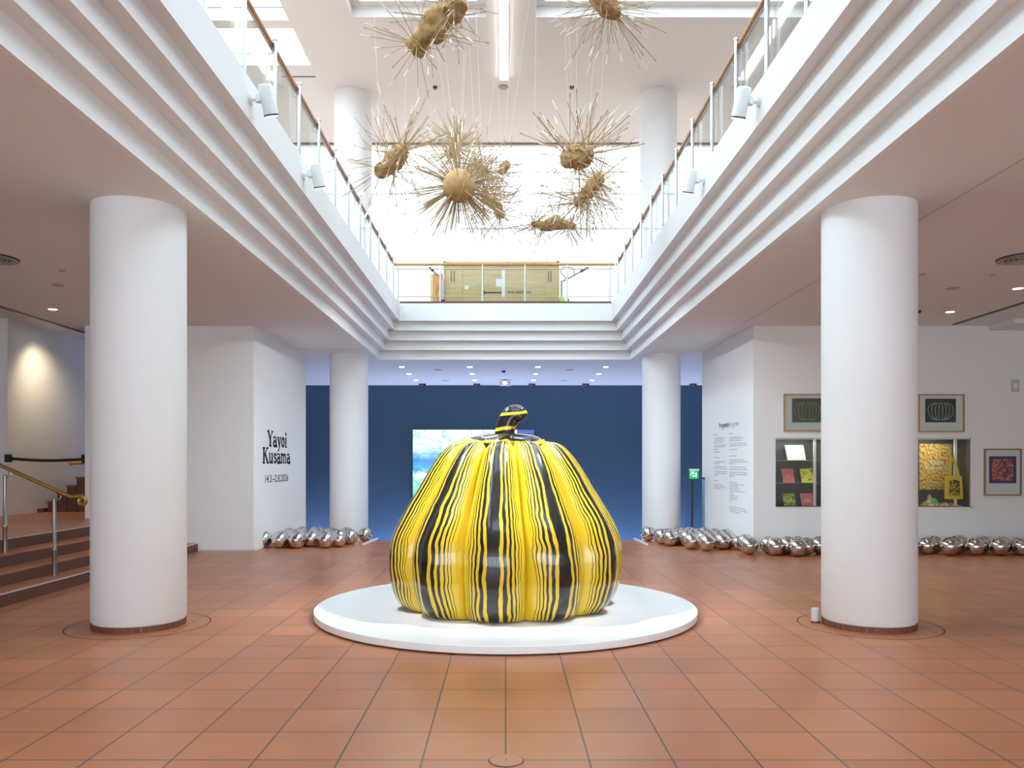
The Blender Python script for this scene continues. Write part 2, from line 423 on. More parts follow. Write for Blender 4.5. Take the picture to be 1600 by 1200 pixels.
# upper ceiling with coffers
CO = [(-2.8, -.35, 3.0, 14.52), (.55, 6.4, 3.0, 14.52), (-8.6, -3.98, 1.0, 14.62), (-8.6, -3.98, 14.9, 16.27), (-2.8, 6.4, -3.5, 1.8)]
b = bm_new()
xs = [-XW, -8.6, -3.98, -2.8, -.35, .55, 6.4, XW]; ys = [-6, -3.5, 1.0, 1.8, 3.0, 14.52, 14.62, 14.9, 16.27, 20.3]
inhole = lambda x, y: any(a < x < c and d < y < e for a, c, d, e in CO)
grid_slab(b, xs, ys, ZU, ZU+.22, inhole)
struct('ceiling', b, ceilm)
for i, (a, c, d, e) in enumerate(CO):
    b = bm_new()
    lev = [(0, ZU+.2), (.16, ZU+.2), (.16, ZU+.42)] if i in (0, 1, 4) else [(0, ZU+.2), (0, ZU+.25)]
    L = [[b.verts.new(p) for p in ((a+q, d+q, z), (c-q, d+q, z), (c-q, e-q, z), (a+q, e-q, z))] for q, z in lev]
    for l1, l2 in zip(L, L[1:]):
        for k in range(4): b.faces.new((l1[k], l1[(k+1) % 4], l2[(k+1) % 4], l2[k]))
    if len(lev) > 2: struct('trim_%d' % (i+2), b, white)
    else: b.free()
    q, z = lev[-1]
    sbox('window_%d' % (i+1), SKYL[i], a+q, c-q, d+q, e-q, z, z+.05)
# rooflight band at the far end and its surroundings
sbox('window_6', SKYL[5], -XW, XW, 20.5, 26, 13.0, 13.05)
sbox('wall_rooflight', white, -XW, XW, 20.3, 20.5, ZU+.0, 13.0)
sbox('trim_7', simple('dark_edge_trim', (.16, .15, .14), .6), -XW, XW, 20.2, 20.3, ZU-.026, ZU-.001)  # thin dark trim along the far edge of the upper ceiling
sbox('wall_far_upper', white, -XW, XW, 26, 26.3, -3.2, 13.3)
for i, py in enumerate((268, 302, 356)):
    z = EYE+(VY-py)*26/F
    sbox('trim_%d' % (8+i), greyp, -8 if i != 2 else -1.5, 8, 25.95, 26, z-.02, z+.02)
sbox('wall_blue', bluem, -XW, XW, 24, 24.2, -3.2, ZC)
sbox('wall_right', white, XW, XW+.3, -6, 26, -3.4, 13.3)
sbox('wall_near', white, -XW-.3, XW+.3, -6.3, -6, -.3, 13.3)
sbox('wall_left_upper', white, -XW-.3, -XW, -6, 26, -3.4, 13.3)

# unseen glow panels and lamps added to lift the front walls and blue wall
add_winm = emit('added_glow_panel', (.74, .89, 1.0), ADD_WIN)
for i in range(6):
    sbox('window_%d' % (7+i), add_winm, -9.6+3.25*i, -6.75+3.25*i, -6.0, -5.96, .5, 3.45)  # these windows are glowing panels added for light from the front
add_uplm = emit('added_uplight_lens', (.50, .62, 1.0), ADD_UPL)  # unseen lamps added to brighten the blue wall from below
for i in range(7):
    x = -7.8+2.6*i
    t = thing('added_uplight', 'added unseen lamp at the foot of the blue wall, %s of seven' % ('leftmost', 'second from left', 'third from left', 'middle one', 'third from right', 'second from right', 'rightmost')[i], 'added_uplight', (x, 23.1, -3.2), 'added lamps below the blue wall')
    b = bm_new(); box(b, x-.9, x+.9, 23.45, 23.85, -3.2, -1.6); obj('housing', b, darkm, t)
    b = bm_new(); box(b, x-.86, x+.86, 23.48, 23.82, -1.6, -1.585); obj('lens', b, add_uplm, t)
# left: title wall
YW = 13.6
b = bm_new(); box(b, -7.18, -4.30, YW, YW+.35, 0, ZC); box(b, -4.6, -4.30, YW+.35, 17.15, 0, ZC); box(b, -7.18, -4.6, 16.9, 17.15, 0, ZC)
struct('wall_title', b, white)
sbox('baseboard_left', greyp, -5.2, -4.28, YW-.02, YW, 0, .03)
# left: pilaster and lit wall beyond the landing
b = bm_new(); box(b, -XW, -9.0, 14.4, 24, -.3, 4.12)
struct('wall_left', b, white)
# right: programme wall, display wall with a recess
NX0, NX1, NZ0, NZ1 = 4.61, 7.93, .757, 1.937
b = bm_new()
box(b, 4.23, NX0, YW, YW+.5, 0, ZC); box(b, NX1, XW, YW, YW+.5, 0, ZC)
box(b, NX0, NX1, YW, YW+.5, 0, NZ0); box(b, NX0, NX1, YW, YW+.5, NZ1, ZC)
box(b, 4.23, 4.5, YW+.5, 17.15, 0, ZC); box(b, 4.5, XW, 16.9, 17.15, 0, ZC)
struct('wall_display', b, white)
sbox('trim_11', ceilm, 8.25, XW, 12.9, YW, 3.77, ZC)

# ceiling slots and seam
for s, nm in ((-1, 'left'), (1, 'right')):
    t_ = tag(onebox('ceiling_slot', darkm, s*7.57-.035, s*7.57+.035, -5, 14.34 if s < 0 else 13.45, ZC-.012, ZC, at=(s*7.57, 9, ZC-.012)),
             'long narrow dark ventilation slot in the ceiling on the %s' % nm, 'ceiling vent')
sbox('trim_12', ceil_dim, 3.99, 3.998, -5, 15.9, ZC-.003, ZC)
sbox('trim_13', ceil_dim, -4.3, -3.0, 16.4, 16.41, ZC-.003, ZC)

# ------------------------------------------------------------------ columns
def column(x, y, z0, z1, label, ring=False, base=False, group=None):
    t = thing('column', label, 'column', (x, y, z0), group)
    b = bm_new(); r = .41
    if base: lathe(b, [(0, z0+.055), (r-.012, z0+.055), (r, z0+.075), (r, z1), (0, z1)], x, y, 72)
    else: lathe(b, [(0, z0), (r, z0), (r, z1), (0, z1)], x, y, 72)
    obj('shaft', b, colm, t)
    if base:
        b = bm_new(); lathe(b, [(0, z0), (r-.012, z0), (r-.012, z0+.055), (0, z0+.055)], x, y, 72); obj('mortar_bed', b, mortar, t)
        b = bm_new(); n = 34
        for k in range(n):
            a0 = 2*PI*k/n+.008; a1 = 2*PI*(k+1)/n-.008
            q = []
            for z in (z0+.002, z0+.053):
                for rr in (r-.06, r-.004):
                    for a in (a0, (a0+a1)/2, a1): q.append(b.verts.new((x+rr*math.cos(a), y+rr*math.sin(a), z)))
            for i in range(2):
                b.faces.new((q[3+i], q[4+i], q[10+i], q[9+i]))
                b.faces.new((q[6+i], q[7+i], q[10+i], q[9+i]))
            b.faces.new((q[3], q[9], q[6], q[0])); b.faces.new((q[5], q[11], q[8], q[2]))
        obj('brick_ring', b, brick, t)
    return t
column(-3.40, 7.4, 0, ZC, 'large white round column standing in the left foreground', base=True)
column(3.37, 7.4, 0, ZC, 'large white round column in the right foreground, grey socket at its foot', base=True)
column(-3.40, 17.3, -3.2, ZC, 'distant white round column left of the video screen, mirror balls at its foot')
column(3.38, 17.3, -3.2, ZC, 'distant white round column right of the pumpkin, beside the green exit sign')
column(-3.37, 17.6, ZT+.035, ZU, 'white column on the upper gallery behind the left railing')
column(3.37, 17.6, ZT+.035, ZU, 'white column on the upper gallery behind the right railing')
# rings and floor box let into the tiles
def ring(name, x, y, r, label, wd=.006):
    b = bm_new(); n = 72
    a = [[b.verts.new((x+q*math.cos(2*PI*k/n), y+q*math.sin(2*PI*k/n), .0015)) for k in range(n)] for q in (r-wd, r+wd)]
    for k in range(n): b.faces.new((a[0][k], a[0][(k+1) % n], a[1][(k+1) % n], a[1][k]))
    return tag(obj(name, b, grout, at=(x, y, 0)), label, 'floor joint')
ring('floor_joint', -3.40, 7.4, .62, 'thin dark circle cut in the tiles around the left foreground column')
ring('floor_joint', 3.37, 7.4, .62, 'thin dark circle cut in the tiles around the right foreground column')
t = thing('floor_box', 'round tile-covered floor box lid in the foreground, on the middle joint', 'floor box', (.003, 4.02, 0))
b = bm_new(); lathe(b, [(0, .001), (.09, .001), (.088, .003), (0, .003)], .003, 4.02, 40); obj('rim', b, grout, t)
b = bm_new(); lathe(b, [(0, .002), (.084, .002), (.084, .004), (0, .004)], .003, 4.02, 40); obj('lid', b, simple('lid_tile', (.52, .215, .115), .35, noise=.1), t)
b = bm_new(); lathe(b, [(0, .003), (.004, .003), (.004, .006), (0, .006)], .003, 4.02, 10); obj('screw', b, darkm, t)
# socket by the right column
t = thing('floor_socket', 'small grey cylindrical socket at the foot of the right foreground column', 'socket', (2.925, 7.5, 0))
b = bm_new(); lathe(b, [(0, 0), (.036, 0), (.036, .125), (.030, .14), (0, .14)], 2.915, 7.5, 20); obj('body', b, greyp, t)
b = bm_new(); lathe(b, [(0, .0), (.042, 0), (.042, .02), (0, .02)], 2.915, 7.5, 20); obj('foot', b, brick, t)

# ------------------------------------------------------------------ plinth and pumpkin
PX, PY = 0.0, 8.10
t = thing('round_plinth', 'low white circular plinth under the big yellow pumpkin', 'plinth', (PX, PY, 0))
b = bm_new(); lathe(b, [(0, .012), (1.895, .012), (1.90, .016), (1.90, .071), (1.896, .075), (0, .075)], PX, PY, 160); obj('disc', b, plinthm, t)
b = bm_new(); lathe(b, [(0, 0), (1.86, 0), (1.86, .012), (0, .012)], PX, PY, 120); obj('recessed_foot', b, blackm, t)

pk = thing('pumpkin_sculpture', 'giant glossy yellow ribbed pumpkin with black markings, on the round white plinth', 'pumpkin', (PX, PY, .075))
crest = [(.0, .076), (.90, .076), (1.02, .082), (1.085, .13), (1.145, .24), (1.185, .42), (1.19, .60), (1.165, .76), (1.11, .90), (1.035, 1.03), (.96, 1.15), (.89, 1.26), (.82, 1.38), (.75, 1.49), (.675, 1.59), (.585, 1.675), (.485, 1.715), (.38, 1.715), (.28, 1.685), (.20, 1.655), (.14, 1.65), (0, 1.65)]
def catmull(p, n=4):
    out = []
    for i in range(len(p)-1):
        p0, p1, p2, p3 = p[max(i-1, 0)], p[i], p[i+1], p[min(i+2, len(p)-1)]
        for k in range(n):
            s = k/n
            out.append(tuple(.5*((2*p1[j])+(-p0[j]+p2[j])*s+(2*p0[j]-5*p1[j]+4*p2[j]-p3[j])*s*s+(-p0[j]+3*p1[j]-3*p2[j]+p3[j])*s**3) for j in (0, 1)))
    out.append(p[-1]); return out
prof = crest[:2]+catmull(crest[1:-1], 4)[1:]+[crest[-1]]
NR = 11; NA = NR*20; A0 = math.radians(-90-6)   # a rib crest faces the camera, a little left
b = bm_new(); uvl = b.loops.layers.uv.new('UVMap'); rings = []
arcl = 0; pr = None
for r, z in prof:
    if pr: arcl += math.hypot(r-pr[0], z-pr[1])
    pr = (r, z)
    row = []
    for k in range(NA):
        ph = k/NA*NR
        fr = ph-math.floor(ph)            # 0 = valley
        a = A0+2*PI*(k/NA)-PI/NR
        wob = .012*math.sin(3*z+2.1*math.floor(ph))
        sc = abs(math.sin(PI*fr))**.62    # 0 in valley, 1 on crest
        dep = (.15 if z > .3 else .15-.05*(.3-z)/.3)*min(1, r/.5)
        rr = r*(1-dep*(1-sc))
        zz = z-(0 if z < .5 else .055*(1-sc)*min(1, (z-.5)/1.0)*min(1, r/.3))
        a += wob
        row.append(b.verts.new((PX+rr*math.cos(a), PY+rr*math.sin(a), max(zz, .076))))
    rings.append((row, arcl))
for (a, va), (c, vc) in zip(rings, rings[1:]):
    for k in range(NA):
        k2 = (k+1) % NA
        try: f = b.faces.new((a[k], a[k2], c[k2], c[k]))
        except ValueError: continue
        f.smooth = True
        for lp, (uu, vv) in zip(f.loops, ((k/20, va), ((k+1)/20, va), ((k+1)/20, vc), (k/20, vc))): lp[uvl].uv = (uu, vv)
bmesh.ops.remove_doubles(b, verts=b.verts, dist=1e-5)
obj('body', b, gourdm, pk, sharp=80)
# stem: bent, ribbed, thicker at the foot and at the tip
b = bm_new()
sp_ = catmull([(-.01, 1.68), (-.015, 1.76), (-.01, 1.84), (.015, 1.92), (.06, 1.985), (.12, 2.0), (.16, 1.955)], 5)
sr = [.125, .105, .098, .098, .10, .098, .085]
n = 20; rows = []
for i, (x, z) in enumerate(sp_):
    q = i/5; k0 = min(int(q), 5); r = sr[k0]*(1-(q-k0))+sr[k0+1]*(q-k0) if k0 < 6 else sr[-1]
    j0, j1 = sp_[max(i-1, 0)], sp_[min(i+1, len(sp_)-1)]
    d = Vector((j1[0]-j0[0], 0, j1[1]-j0[1])).normalized(); u = Vector((d.z, 0, -d.x)); v = Vector((0, 1, 0))
    rows.append([b.verts.new(Vector((PX+x, PY, z))+(u*math.cos(2*PI*k/n)+v*math.sin(2*PI*k/n))*r*(1+.07*math.cos(10*PI*k/n))) for k in range(n)])
for a, c in zip(rows, rows[1:]):
    for k in range(n): f = b.faces.new((a[k], a[(k+1) % n], c[(k+1) % n], c[k])); f.smooth = True
b.faces.new(rows[0][::-1])
cv = b.verts.new(Vector((PX+.175, PY, 1.925)))
for k in range(n): f = b.faces.new((rows[-1][k], rows[-1][(k+1) % n], cv)); f.smooth = True
obj('stem', b, stemm, pk, sharp=80)
b = bm_new()   # collar with pointed lobes
n = 110; rr0 = []
for j, q in enumerate((.10, .17, .24, .31, .365)):
    row = []
    for k in range(n):
        a = 2*PI*k/n+A0; lob = .5+.5*math.cos(NR*(a-A0+PI/NR)*5/11*1.0)
        r = .10+(q-.10)*(.5+.95*lob); z = 1.780+.012*math.sin(7*a)*j/4+(.02-(.03+.05*lob)*(j/4)**2)
        row.append(b.verts.new((PX+r*math.cos(a), PY+r*math.sin(a), z)))
    rr0.append(row)
low = [b.verts.new((v.co.x, v.co.y, v.co.z-.085)) for v in rr0[-1]]
rr0.append(low); low2 = [b.verts.new((PX+.09*math.cos(2*PI*k/n+A0), PY+.09*math.sin(2*PI*k/n+A0), 1.66)) for k in range(n)]; rr0.append(low2)
for a, c in zip(rr0, rr0[1:]):
    for k in range(n): f = b.faces.new((a[k], a[(k+1) % n], c[(k+1) % n], c[k])); f.smooth = True
obj('stem_collar', b, stemm, pk, sharp=70)

# ------------------------------------------------------------------ railings of the opening
RZ = 5.91                       # handrail height
def railing(label, side):
    x = side*2.47
    t = thing('gallery_railing', label, 'railing', (x, 7.5, ZT), 'glass railings around the opening')
    b = bm_new(); tube(b, [(x, AYN+.3, RZ), (x, 17.66, RZ)], .032, 12); obj('handrail', b, railwood, t)
    b = bm_new(); tube(b, [(x-side*.005, AYN+.3, RZ-.055), (x-side*.005, 17.6, RZ-.055)], .010, 8); obj('glass_channel', b, steel_d, t)
    xp = side*2.425
    b = bm_new(); lathe(b, [(0, ZT-.06), (.021, ZT-.06), (.021, RZ+.03), (.030, RZ+.035), (.030, RZ+.055), (.012, RZ+.065), (0, RZ+.065)], xp, 7.5, 12)
    tube(b, [(xp, 7.5, RZ+.0), (x, 7.5, RZ+.0)], .008, 6); tube(b, [(xp, 7.5, RZ-.10), (x+side*.03, 7.5, RZ-.10)], .007, 6)
    p0 = obj('post', b, steel, t)
    ks = [k for k in range(-10, 10) if 8.38+.98*k > AYN+.6]
    for k in ks:
        p = p0 if k == ks[0] else p0.copy()
        if p is not p0: C.objects.link(p); p.parent = t
        p.location.y = 8.38+.98*k-7.5
    for k in ks:
        y0 = 8.38+.98*(k-1)+.03
        onebox('glass_pane', glass, x-side*.0-.005, x+.005, max(y0, AYN+.3), y0+.92, ZT+.07, RZ-.06, parent=t)
    for k in range(-6, 10):
        y0 = 8.38+.98*k; b = bm_new()
        if y0 < AYN+.6: b.free(); continue
        for dy in (-.08, .08):
            box(b, x-.012, x+.012, y0+dy-.02, y0+dy+.02, ZT+.10, ZT+.14); box(b, min(x, xp), max(x, xp), y0+dy-.006, y0+dy+.006, ZT+.11, ZT+.13)
        box(b, min(x, xp)+.004, max(x, xp)-.004, y0-.08, y0+.08, ZT+.112, ZT+.128); obj('glass_clamp', b, steel, t)
railing('glass railing with wooden handrail along the left edge of the opening', -1)
railing('glass railing with wooden handrail along the right edge of the opening', 1)
t = thing('gallery_railing', 'short glass railing with wooden handrail across the far end of the opening', 'railing', (0, 17.66, ZT), 'glass railings around the opening')
b = bm_new(); tube(b, [(-2.46, 17.66, RZ), (2.42, 17.66, RZ)], .030, 12); obj('handrail', b, railwood2, t)
for z, nm in ((5.80, 'upper_rail'), (5.19, 'lower_rail')):
    b = bm_new(); tube(b, [(-2.42, 17.64, z), (2.40, 17.64, z)], .011, 8); obj(nm, b, steel, t)
for px in (621.5, 688, 754, 820.5, 886, 952.7):
    x = (px-VX)*17.6/F
    b = bm_new(); lathe(b, [(0, ZT-.0), (.021, ZT-.0), (.021, RZ-.03), (0, RZ-.03)], x, 17.61, 12); obj('post', b, steel, t)
xs_ = [(px-VX)*17.6/F for px in (621.5, 688, 754, 820.5, 886, 952.7)]
for a, c in zip(xs_, xs_[1:]): onebox('glass_pane', glass, a+.03, c-.03, 17.65, 17.66, ZT+.06, 5.83, parent=t)
sbox('trim_14', riser, -2.34, 2.34, 17.58, 17.72, ZT, ZT+.045)

# ------------------------------------------------------------------ spotlights on the fascia
def spotlight(side, Y, label, tgt=(0, 8.1, .9), power=1000, cone=44):
    xf = side*2.345; z = EYE+3.345
    t = thing('spotlight', label, 'spotlight', (xf, Y, z), 'white cylinder spotlights on the fascia')
    s = -side
    b = bm_new(); tube(b, [(xf, Y, z), (xf+s*.02, Y, z)], .05, 16); obj('wall_plate', b, lampw, t)
    b = bm_new(); tube(b, [(xf+s*.018, Y, z), (xf+s*.09, Y, z-.005)], .016, 10); tube(b, [(xf+s*.07, Y, z-.03), (xf+s*.07, Y, z+.035)], .02, 10); obj('arm', b, lampw, t)
    cx = xf+s*.155; top = Vector((cx-s*.012, Y-.03, z+.115)); bot = Vector((cx+s*.022, Y+.06, z-.125)); d = (bot-top).normalized()
    b = bm_new(); tube(b, [top-d*.008, top, top+d*.02, bot], [.045, .060, .066, .066], 24, cap=True); hs = obj('housing', b, lampw, t)
    b = bm_new(); tube(b, [bot-d*.01, bot+d*.006], .0685, 24); obj('bezel', b, darkm, hs)
    b = bm_new(); tube(b, [bot+d*.004, bot+d*.009], .060, 24); obj('lens', b, spote, hs)
    b = bm_new(); bevbox(b, cx-s*.067-.015, cx-s*.067+.015, Y-.03, Y+.03, z-.03, z+.05, .005); obj('bracket', b, lampw, t)
    ld = bpy.data.lights.new('spot_beam', 'SPOT'); ld.energy = power; ld.spot_size = math.radians(cone); ld.spot_blend = .8; ld.color = (.86, .93, 1); ld.shadow_soft_size = .05
    lo = bpy.data.objects.new('spot_beam', ld); C.objects.link(lo); lo.parent = t
    lo.location = bot+d*.03-Vector((xf, Y, z)); tgt = Vector(tgt)
    lo.rotation_euler = (tgt-(bot+d*.03)).to_track_quat('-Z', 'Y').to_euler()
spotlight(-1, 7.32, 'white cylinder spotlight on the left fascia, the nearer of two')
spotlight(-1, 9.24, 'white cylinder spotlight on the left fascia, the farther of two', (4.25, 15.2, 1.5), 1300, 38)
spotlight(1, 7.37, 'white cylinder spotlight on the right fascia, the nearer of two')
spotlight(1, 9.42, 'white cylinder spotlight on the right fascia, the farther of two', (-4.3, 15.2, 1.5), 1300, 38)

# ------------------------------------------------------------------ ceiling fittings
def downlight(x, y, label, z=ZC, lit=True, power=0, group=None, col=(1, .93, .84)):
    t = thing('recessed_downlight', label, 'ceiling light', (x, y, z-.008), group)
    b = bm_new(); lathe(b, [(.055, z-.002), (.07, z-.008), (.085, z-.006), (.088, z), (.055, z)], x, y, 28); obj('rim', b, trimw, t)
    b = bm_new(); lathe(b, [(0, z-.004), (.062, z-.004), (.062, z-.001), (0, z-.001)], x, y, 24); obj('lens', b, lampe, t)
    if power:
        ld = bpy.data.lights.new('downlight_beam', 'SPOT'); ld.energy = power; ld.spot_size = math.radians(95); ld.spot_blend = .8; ld.shadow_soft_size = .06; ld.color = col
        lo = bpy.data.objects.new('downlight_beam', ld); C.objects.link(lo); lo.parent = t; lo.location = (0, 0, -.02)
    return t
downlight(-6.9, 12.14, 'lit recessed downlight in the ceiling above the left steps', power=40)
downlight(6.89, 12.35, 'lit recessed downlight nearer the display wall, right of the right column', power=40)
downlight(6.88, 10.7, 'lit recessed downlight at the right edge, in front of its neighbour', power=40)
rows = {19.4: 'first', 20.9: 'second', 22.5: 'last'}; cols = ['leftmost', 'second from left', 'third from left', 'rightmost']
for y, rn in rows.items():
    for i, x in enumerate((-2.53, -.87, .79, 2.44)):
        downlight(x, y, 'small bright downlight, %s in the %s row before the blue wall' % (cols[i], rn), power=8, group='downlights in front of the blue wall', col=(.72, .80, 1))
def disc(name, x, y, r, h, m, label, cat, z=ZC):
    b = bm_new(); lathe(b, [(0, z-h), (r*.8, z-h), (r, z-h*.3), (r, z), (0, z)], x, y, 24); return tag(obj(name, b, m, at=(x, y, z-h)), label, cat)
disc('ceiling_speaker', -5.9, 10.5, .075, .006, ceil_dim, 'small pale round ceiling cover above the left steps, between vent and lamp', 'ceiling cover')
disc('sprinkler', -5.4, 9.7, .04, .012, ceil_dim, 'tiny round sprinkler cap beside the left ceiling diffuser', 'sprinkler')
disc('sprinkler', -6.55, 12.95, .04, .012, ceil_dim, 'tiny sprinkler cap behind the lit downlight on the left', 'sprinkler')
disc('sprinkler', 5.17, 9.88, .045, .012, ceil_dim, 'small sprinkler cap in the ceiling just right of the right column', 'sprinkler')
disc('sprinkler', 6.06, 9.92, .045, .012, ceil_dim, 'small sprinkler cap in front of the right ceiling diffuser', 'sprinkler')
disc('ceiling_speaker', 6.0, 10.7, .09, .008, ceil_dim, 'grey round speaker cover in the ceiling between two right-hand downlights', 'ceiling speaker')
disc('sprinkler', 6.35, 12.24, .03, .04, blackm, 'small black ceiling sensor at the edge of the right column', 'sensor')
disc('ceiling_speaker', -1.69, 20.0, .11, .008, ceil_dim, 'grey round speaker cover behind the opening, left of the middle', 'ceiling speaker')
disc('ceiling_speaker', 1.60, 20.0, .11, .008, ceil_dim, 'grey round speaker cover behind the opening, right of the middle', 'ceiling speaker')
disc('ceiling_speaker', -1.70, 22.6, .11, .008, ceil_dim, 'grey round speaker cover close to the blue wall, left of the middle', 'ceiling speaker')
disc('ceiling_speaker', 1.65, 22.6, .11, .008, ceil_dim, 'grey round speaker cover close to the blue wall, right of the middle', 'ceiling speaker')
disc('smoke_detector', -.05, 20.2, .05, .05, darkm, 'small dark smoke detector in the middle of the far ceiling', 'smoke detector')
disc('smoke_detector', 5.25, 20.5, .05, .05, darkm, 'small dark detector in the ceiling above the exit sign', 'smoke detector')
disc('smoke_detector', -1.52, 17.2, .05, .05, darkm, 'dark detector on the upper ceiling, left of the strip light', 'smoke detector', ZU)
disc('smoke_detector', 1.43, 17.2, .05, .05, darkm, 'dark detector on the upper ceiling, right of the strip light', 'smoke detector', ZU)
disc('ceiling_speaker', -.05, 17.2, .11, .03, ceil_dim, 'round grey cover on the upper ceiling below the end of the strip light', 'ceiling cover', ZU)
# big round diffusers
for x, lab in ((-5.87, 'large dark round air diffuser in the ceiling at the left edge'), (5.92, 'large dark round air diffuser in the ceiling at the right edge')):
    t = thing('air_diffuser', lab, 'air diffuser', (x, 9.12, ZC-.02), 'round air diffusers')
    b = bm_new(); lathe(b, [(0, ZC), (.27, ZC), (.265, ZC-.012), (0, ZC-.012)], x, 9.12, 48); obj('backing', b, blackm, t)
    b = bm_new()
    for r in (.255, .20, .15, .10, .05): lathe(b, [(r-.016, ZC-.012), (r-.006, ZC-.022), (r+.006, ZC-.020), (r, ZC-.012)], x, 9.12, 48)
    obj('rings', b, ceil_dim, t)
    b = bm_new()
    for k in range(40):
        a = 2*PI*k/40; tube(b, [(x+.20*math.cos(a), 9.12+.20*math.sin(a), ZC-.018), (x+.25*math.cos(a), 9.12+.25*math.sin(a), ZC-.018)], .004, 4)
    obj('fins', b, ceil_dim, t)
# projector under the far ceiling and wall washers
t = thing('projector', 'bright little projector hanging below the far ceiling above the pumpkin stem', 'projector', (-.02, 22.3, ZC))
b = bm_new(); bevbox(b, -.17, .14, 22.2, 22.5, ZC-.17, ZC-.05, .02); obj('body', b, lampw, t)
b = bm_new(); tube(b, [(-.02, 22.3, ZC), (-.02, 22.3, ZC-.05)], .02, 8); obj('mount', b, darkm, t)
b = bm_new(); tube(b, [(-.02, 22.2, ZC-.11), (-.02, 22.18, ZC-.11)], .045, 16); obj('lens', b, spote, t)
for i, px in enumerate((528, 660, 745, 831, 915, 1083)):
    x = (px-VX)*23.5/F
    t = thing('wall_washer', 'small dark wall washer lamp above the blue wall, %s of six' % ('leftmost', 'second from left', 'third from left', 'third from right', 'second from right', 'rightmost')[i], 'spotlight', (x, 23.5, ZC), 'wall washers above the blue wall')
    b = bm_new(); box(b, x-.10, x+.10, 23.45, 23.6, ZC-.035, ZC); obj('housing', b, darkm, t)
    b = bm_new(); tube(b, [(x+.05, 23.5, ZC-.03), (x+.09, 23.5, ZC-.075)], .03, 10); obj('head', b, darkm, t)
# strip light on the upper ceiling
t = thing('strip_light', 'long glowing linear strip light on the upper ceiling', 'ceiling light', (-.025, 10, ZU-.1))
onebox('housing', trimw, -.125, .055, 3, 16.75, ZU-.04, ZU-.004, parent=t)
onebox('diffuser', stripe_l, -.12, .05, 3.02, 16.74, ZU-.08, ZU-.04, parent=t)
for x, y, w_, lab in ((-4.35, 16.75, .35, 'short dark air slot on the upper ceiling next to the left skylight'),):
    tag(onebox('air_slot', darkm, x-w_, x+w_, y-.02, y+.02, ZU-.006, ZU, at=(x, y, ZU-.006)), lab, 'ceiling vent')

# ------------------------------------------------------------------ steps on the left
XS = [5.25, 5.56, 5.90, 6.25]
t = thing('entrance_steps', 'four long terracotta steps rising to the landing on the left', 'stairs', (-5.7, 8, 0))
for k, x in enumerate(XS):
    z0, z1 = .14*k, .14*(k+1); x2 = XS[k+1] if k < 3 else 6.4
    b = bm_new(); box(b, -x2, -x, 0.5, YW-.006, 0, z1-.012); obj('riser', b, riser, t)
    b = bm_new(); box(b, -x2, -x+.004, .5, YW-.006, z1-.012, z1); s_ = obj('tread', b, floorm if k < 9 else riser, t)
    if k in (0, 3):
        b = bm_new(); box(b, -x-.012, -x+.010, .5, YW-.002, z1-.010, z1+.003); n_ = obj('nosing_strip', b, simple('nosing_%d' % k, (.62, .56, .5), .5), t)
b = bm_new(); box(b, -XW, -6.4, -6, 24, -.02, .56); struct('floor', b, floorm)
# winding stair beyond the landing
t = thing('corner_staircase', 'small brown staircase climbing to the right beyond the landing', 'stairs', (-8.4, 15.9, .56))
YS = 15.4; xs0 = [75, 89, 103, 117, 131, 145, 160, 175]; hy = [783, 770, 758, 745, 734, 722, 710, 698]
for i, (a, hh) in enumerate(zip(xs0, hy)):
    x0 = (a-VX)*YS/F; x1 = (xs0[i+1]-VX)*YS/F if i+1 < 8 else -7.3; z = EYE-(hh-VY)*YS/F
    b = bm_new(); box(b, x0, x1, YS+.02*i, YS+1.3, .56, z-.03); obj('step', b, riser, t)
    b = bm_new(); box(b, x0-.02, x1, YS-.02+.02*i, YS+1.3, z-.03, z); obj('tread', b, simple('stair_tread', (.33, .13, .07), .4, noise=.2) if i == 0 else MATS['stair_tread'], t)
tag(onebox('skirting_block', riser, -8.998, (75-VX)*YS/F-.03, YS-.1, YS+.1, .56, .63, at=(-8.9, YS, .56)), 'low brown tiled skirting beside the first corner stair', 'skirting')
b = bm_new(); tube(b, [P(112, 724, 15.3), P(150, 722, 15.3)], .035, 10); tube(b, [P(112, 724, 15.3), P(109.5, 724.5, 15.33)], .035, 10)
hr = tag(obj('stair_handrail', b, railwood2, at=P(120, 724, 15.3)), 'short wooden handrail above the corner staircase', 'handrail')
b = bm_new(); tube(b, [P(146, 722, 15.3), P(146, 722, 15.3)-Vector((0, 0, 1.0))], .02, 8); obj('bracket', b, steel_d, hr)
# retractable belt barrier
t = thing('belt_barrier', 'black retractable belt stretched across the lit wall beyond the landing', 'barrier', (-8.0, 14.2, 1.5))
A = Vector((-8.97, 14.33, P(20, 716, 14.4).z)); B = Vector((-7.2, 13.75, P(133, 717, 13.7).z))
b = bm_new(); n = 16; row = []
for i in range(n+1):
    p = A.lerp(B, i/n); p.z -= .035*math.sin(PI*i/n)
    row.append([b.verts.new(p+Vector((0, dy, dz))) for dy, dz in ((-.003, -.026), (.003, -.026), (.003, .026), (-.003, .026))])
for a, c in zip(row, row[1:]):
    for k in range(4): b.faces.new((a[k], a[(k+1) % 4], c[(k+1) % 4], c[k]))
obj('belt', b, blackm, t)
b = bm_new(); bevbox(b, A.x-.03, A.x+.06, A.y-.03, A.y+.07, A.z-.07, A.z+.07, .01); obj('wall_clip', b, blackm, t)
b = bm_new(); bevbox(b, B.x-.10, B.x+.02, B.y-.05, B.y+.05, B.z-.075, B.z+.075, .01); obj('cassette', b, blackm, t)
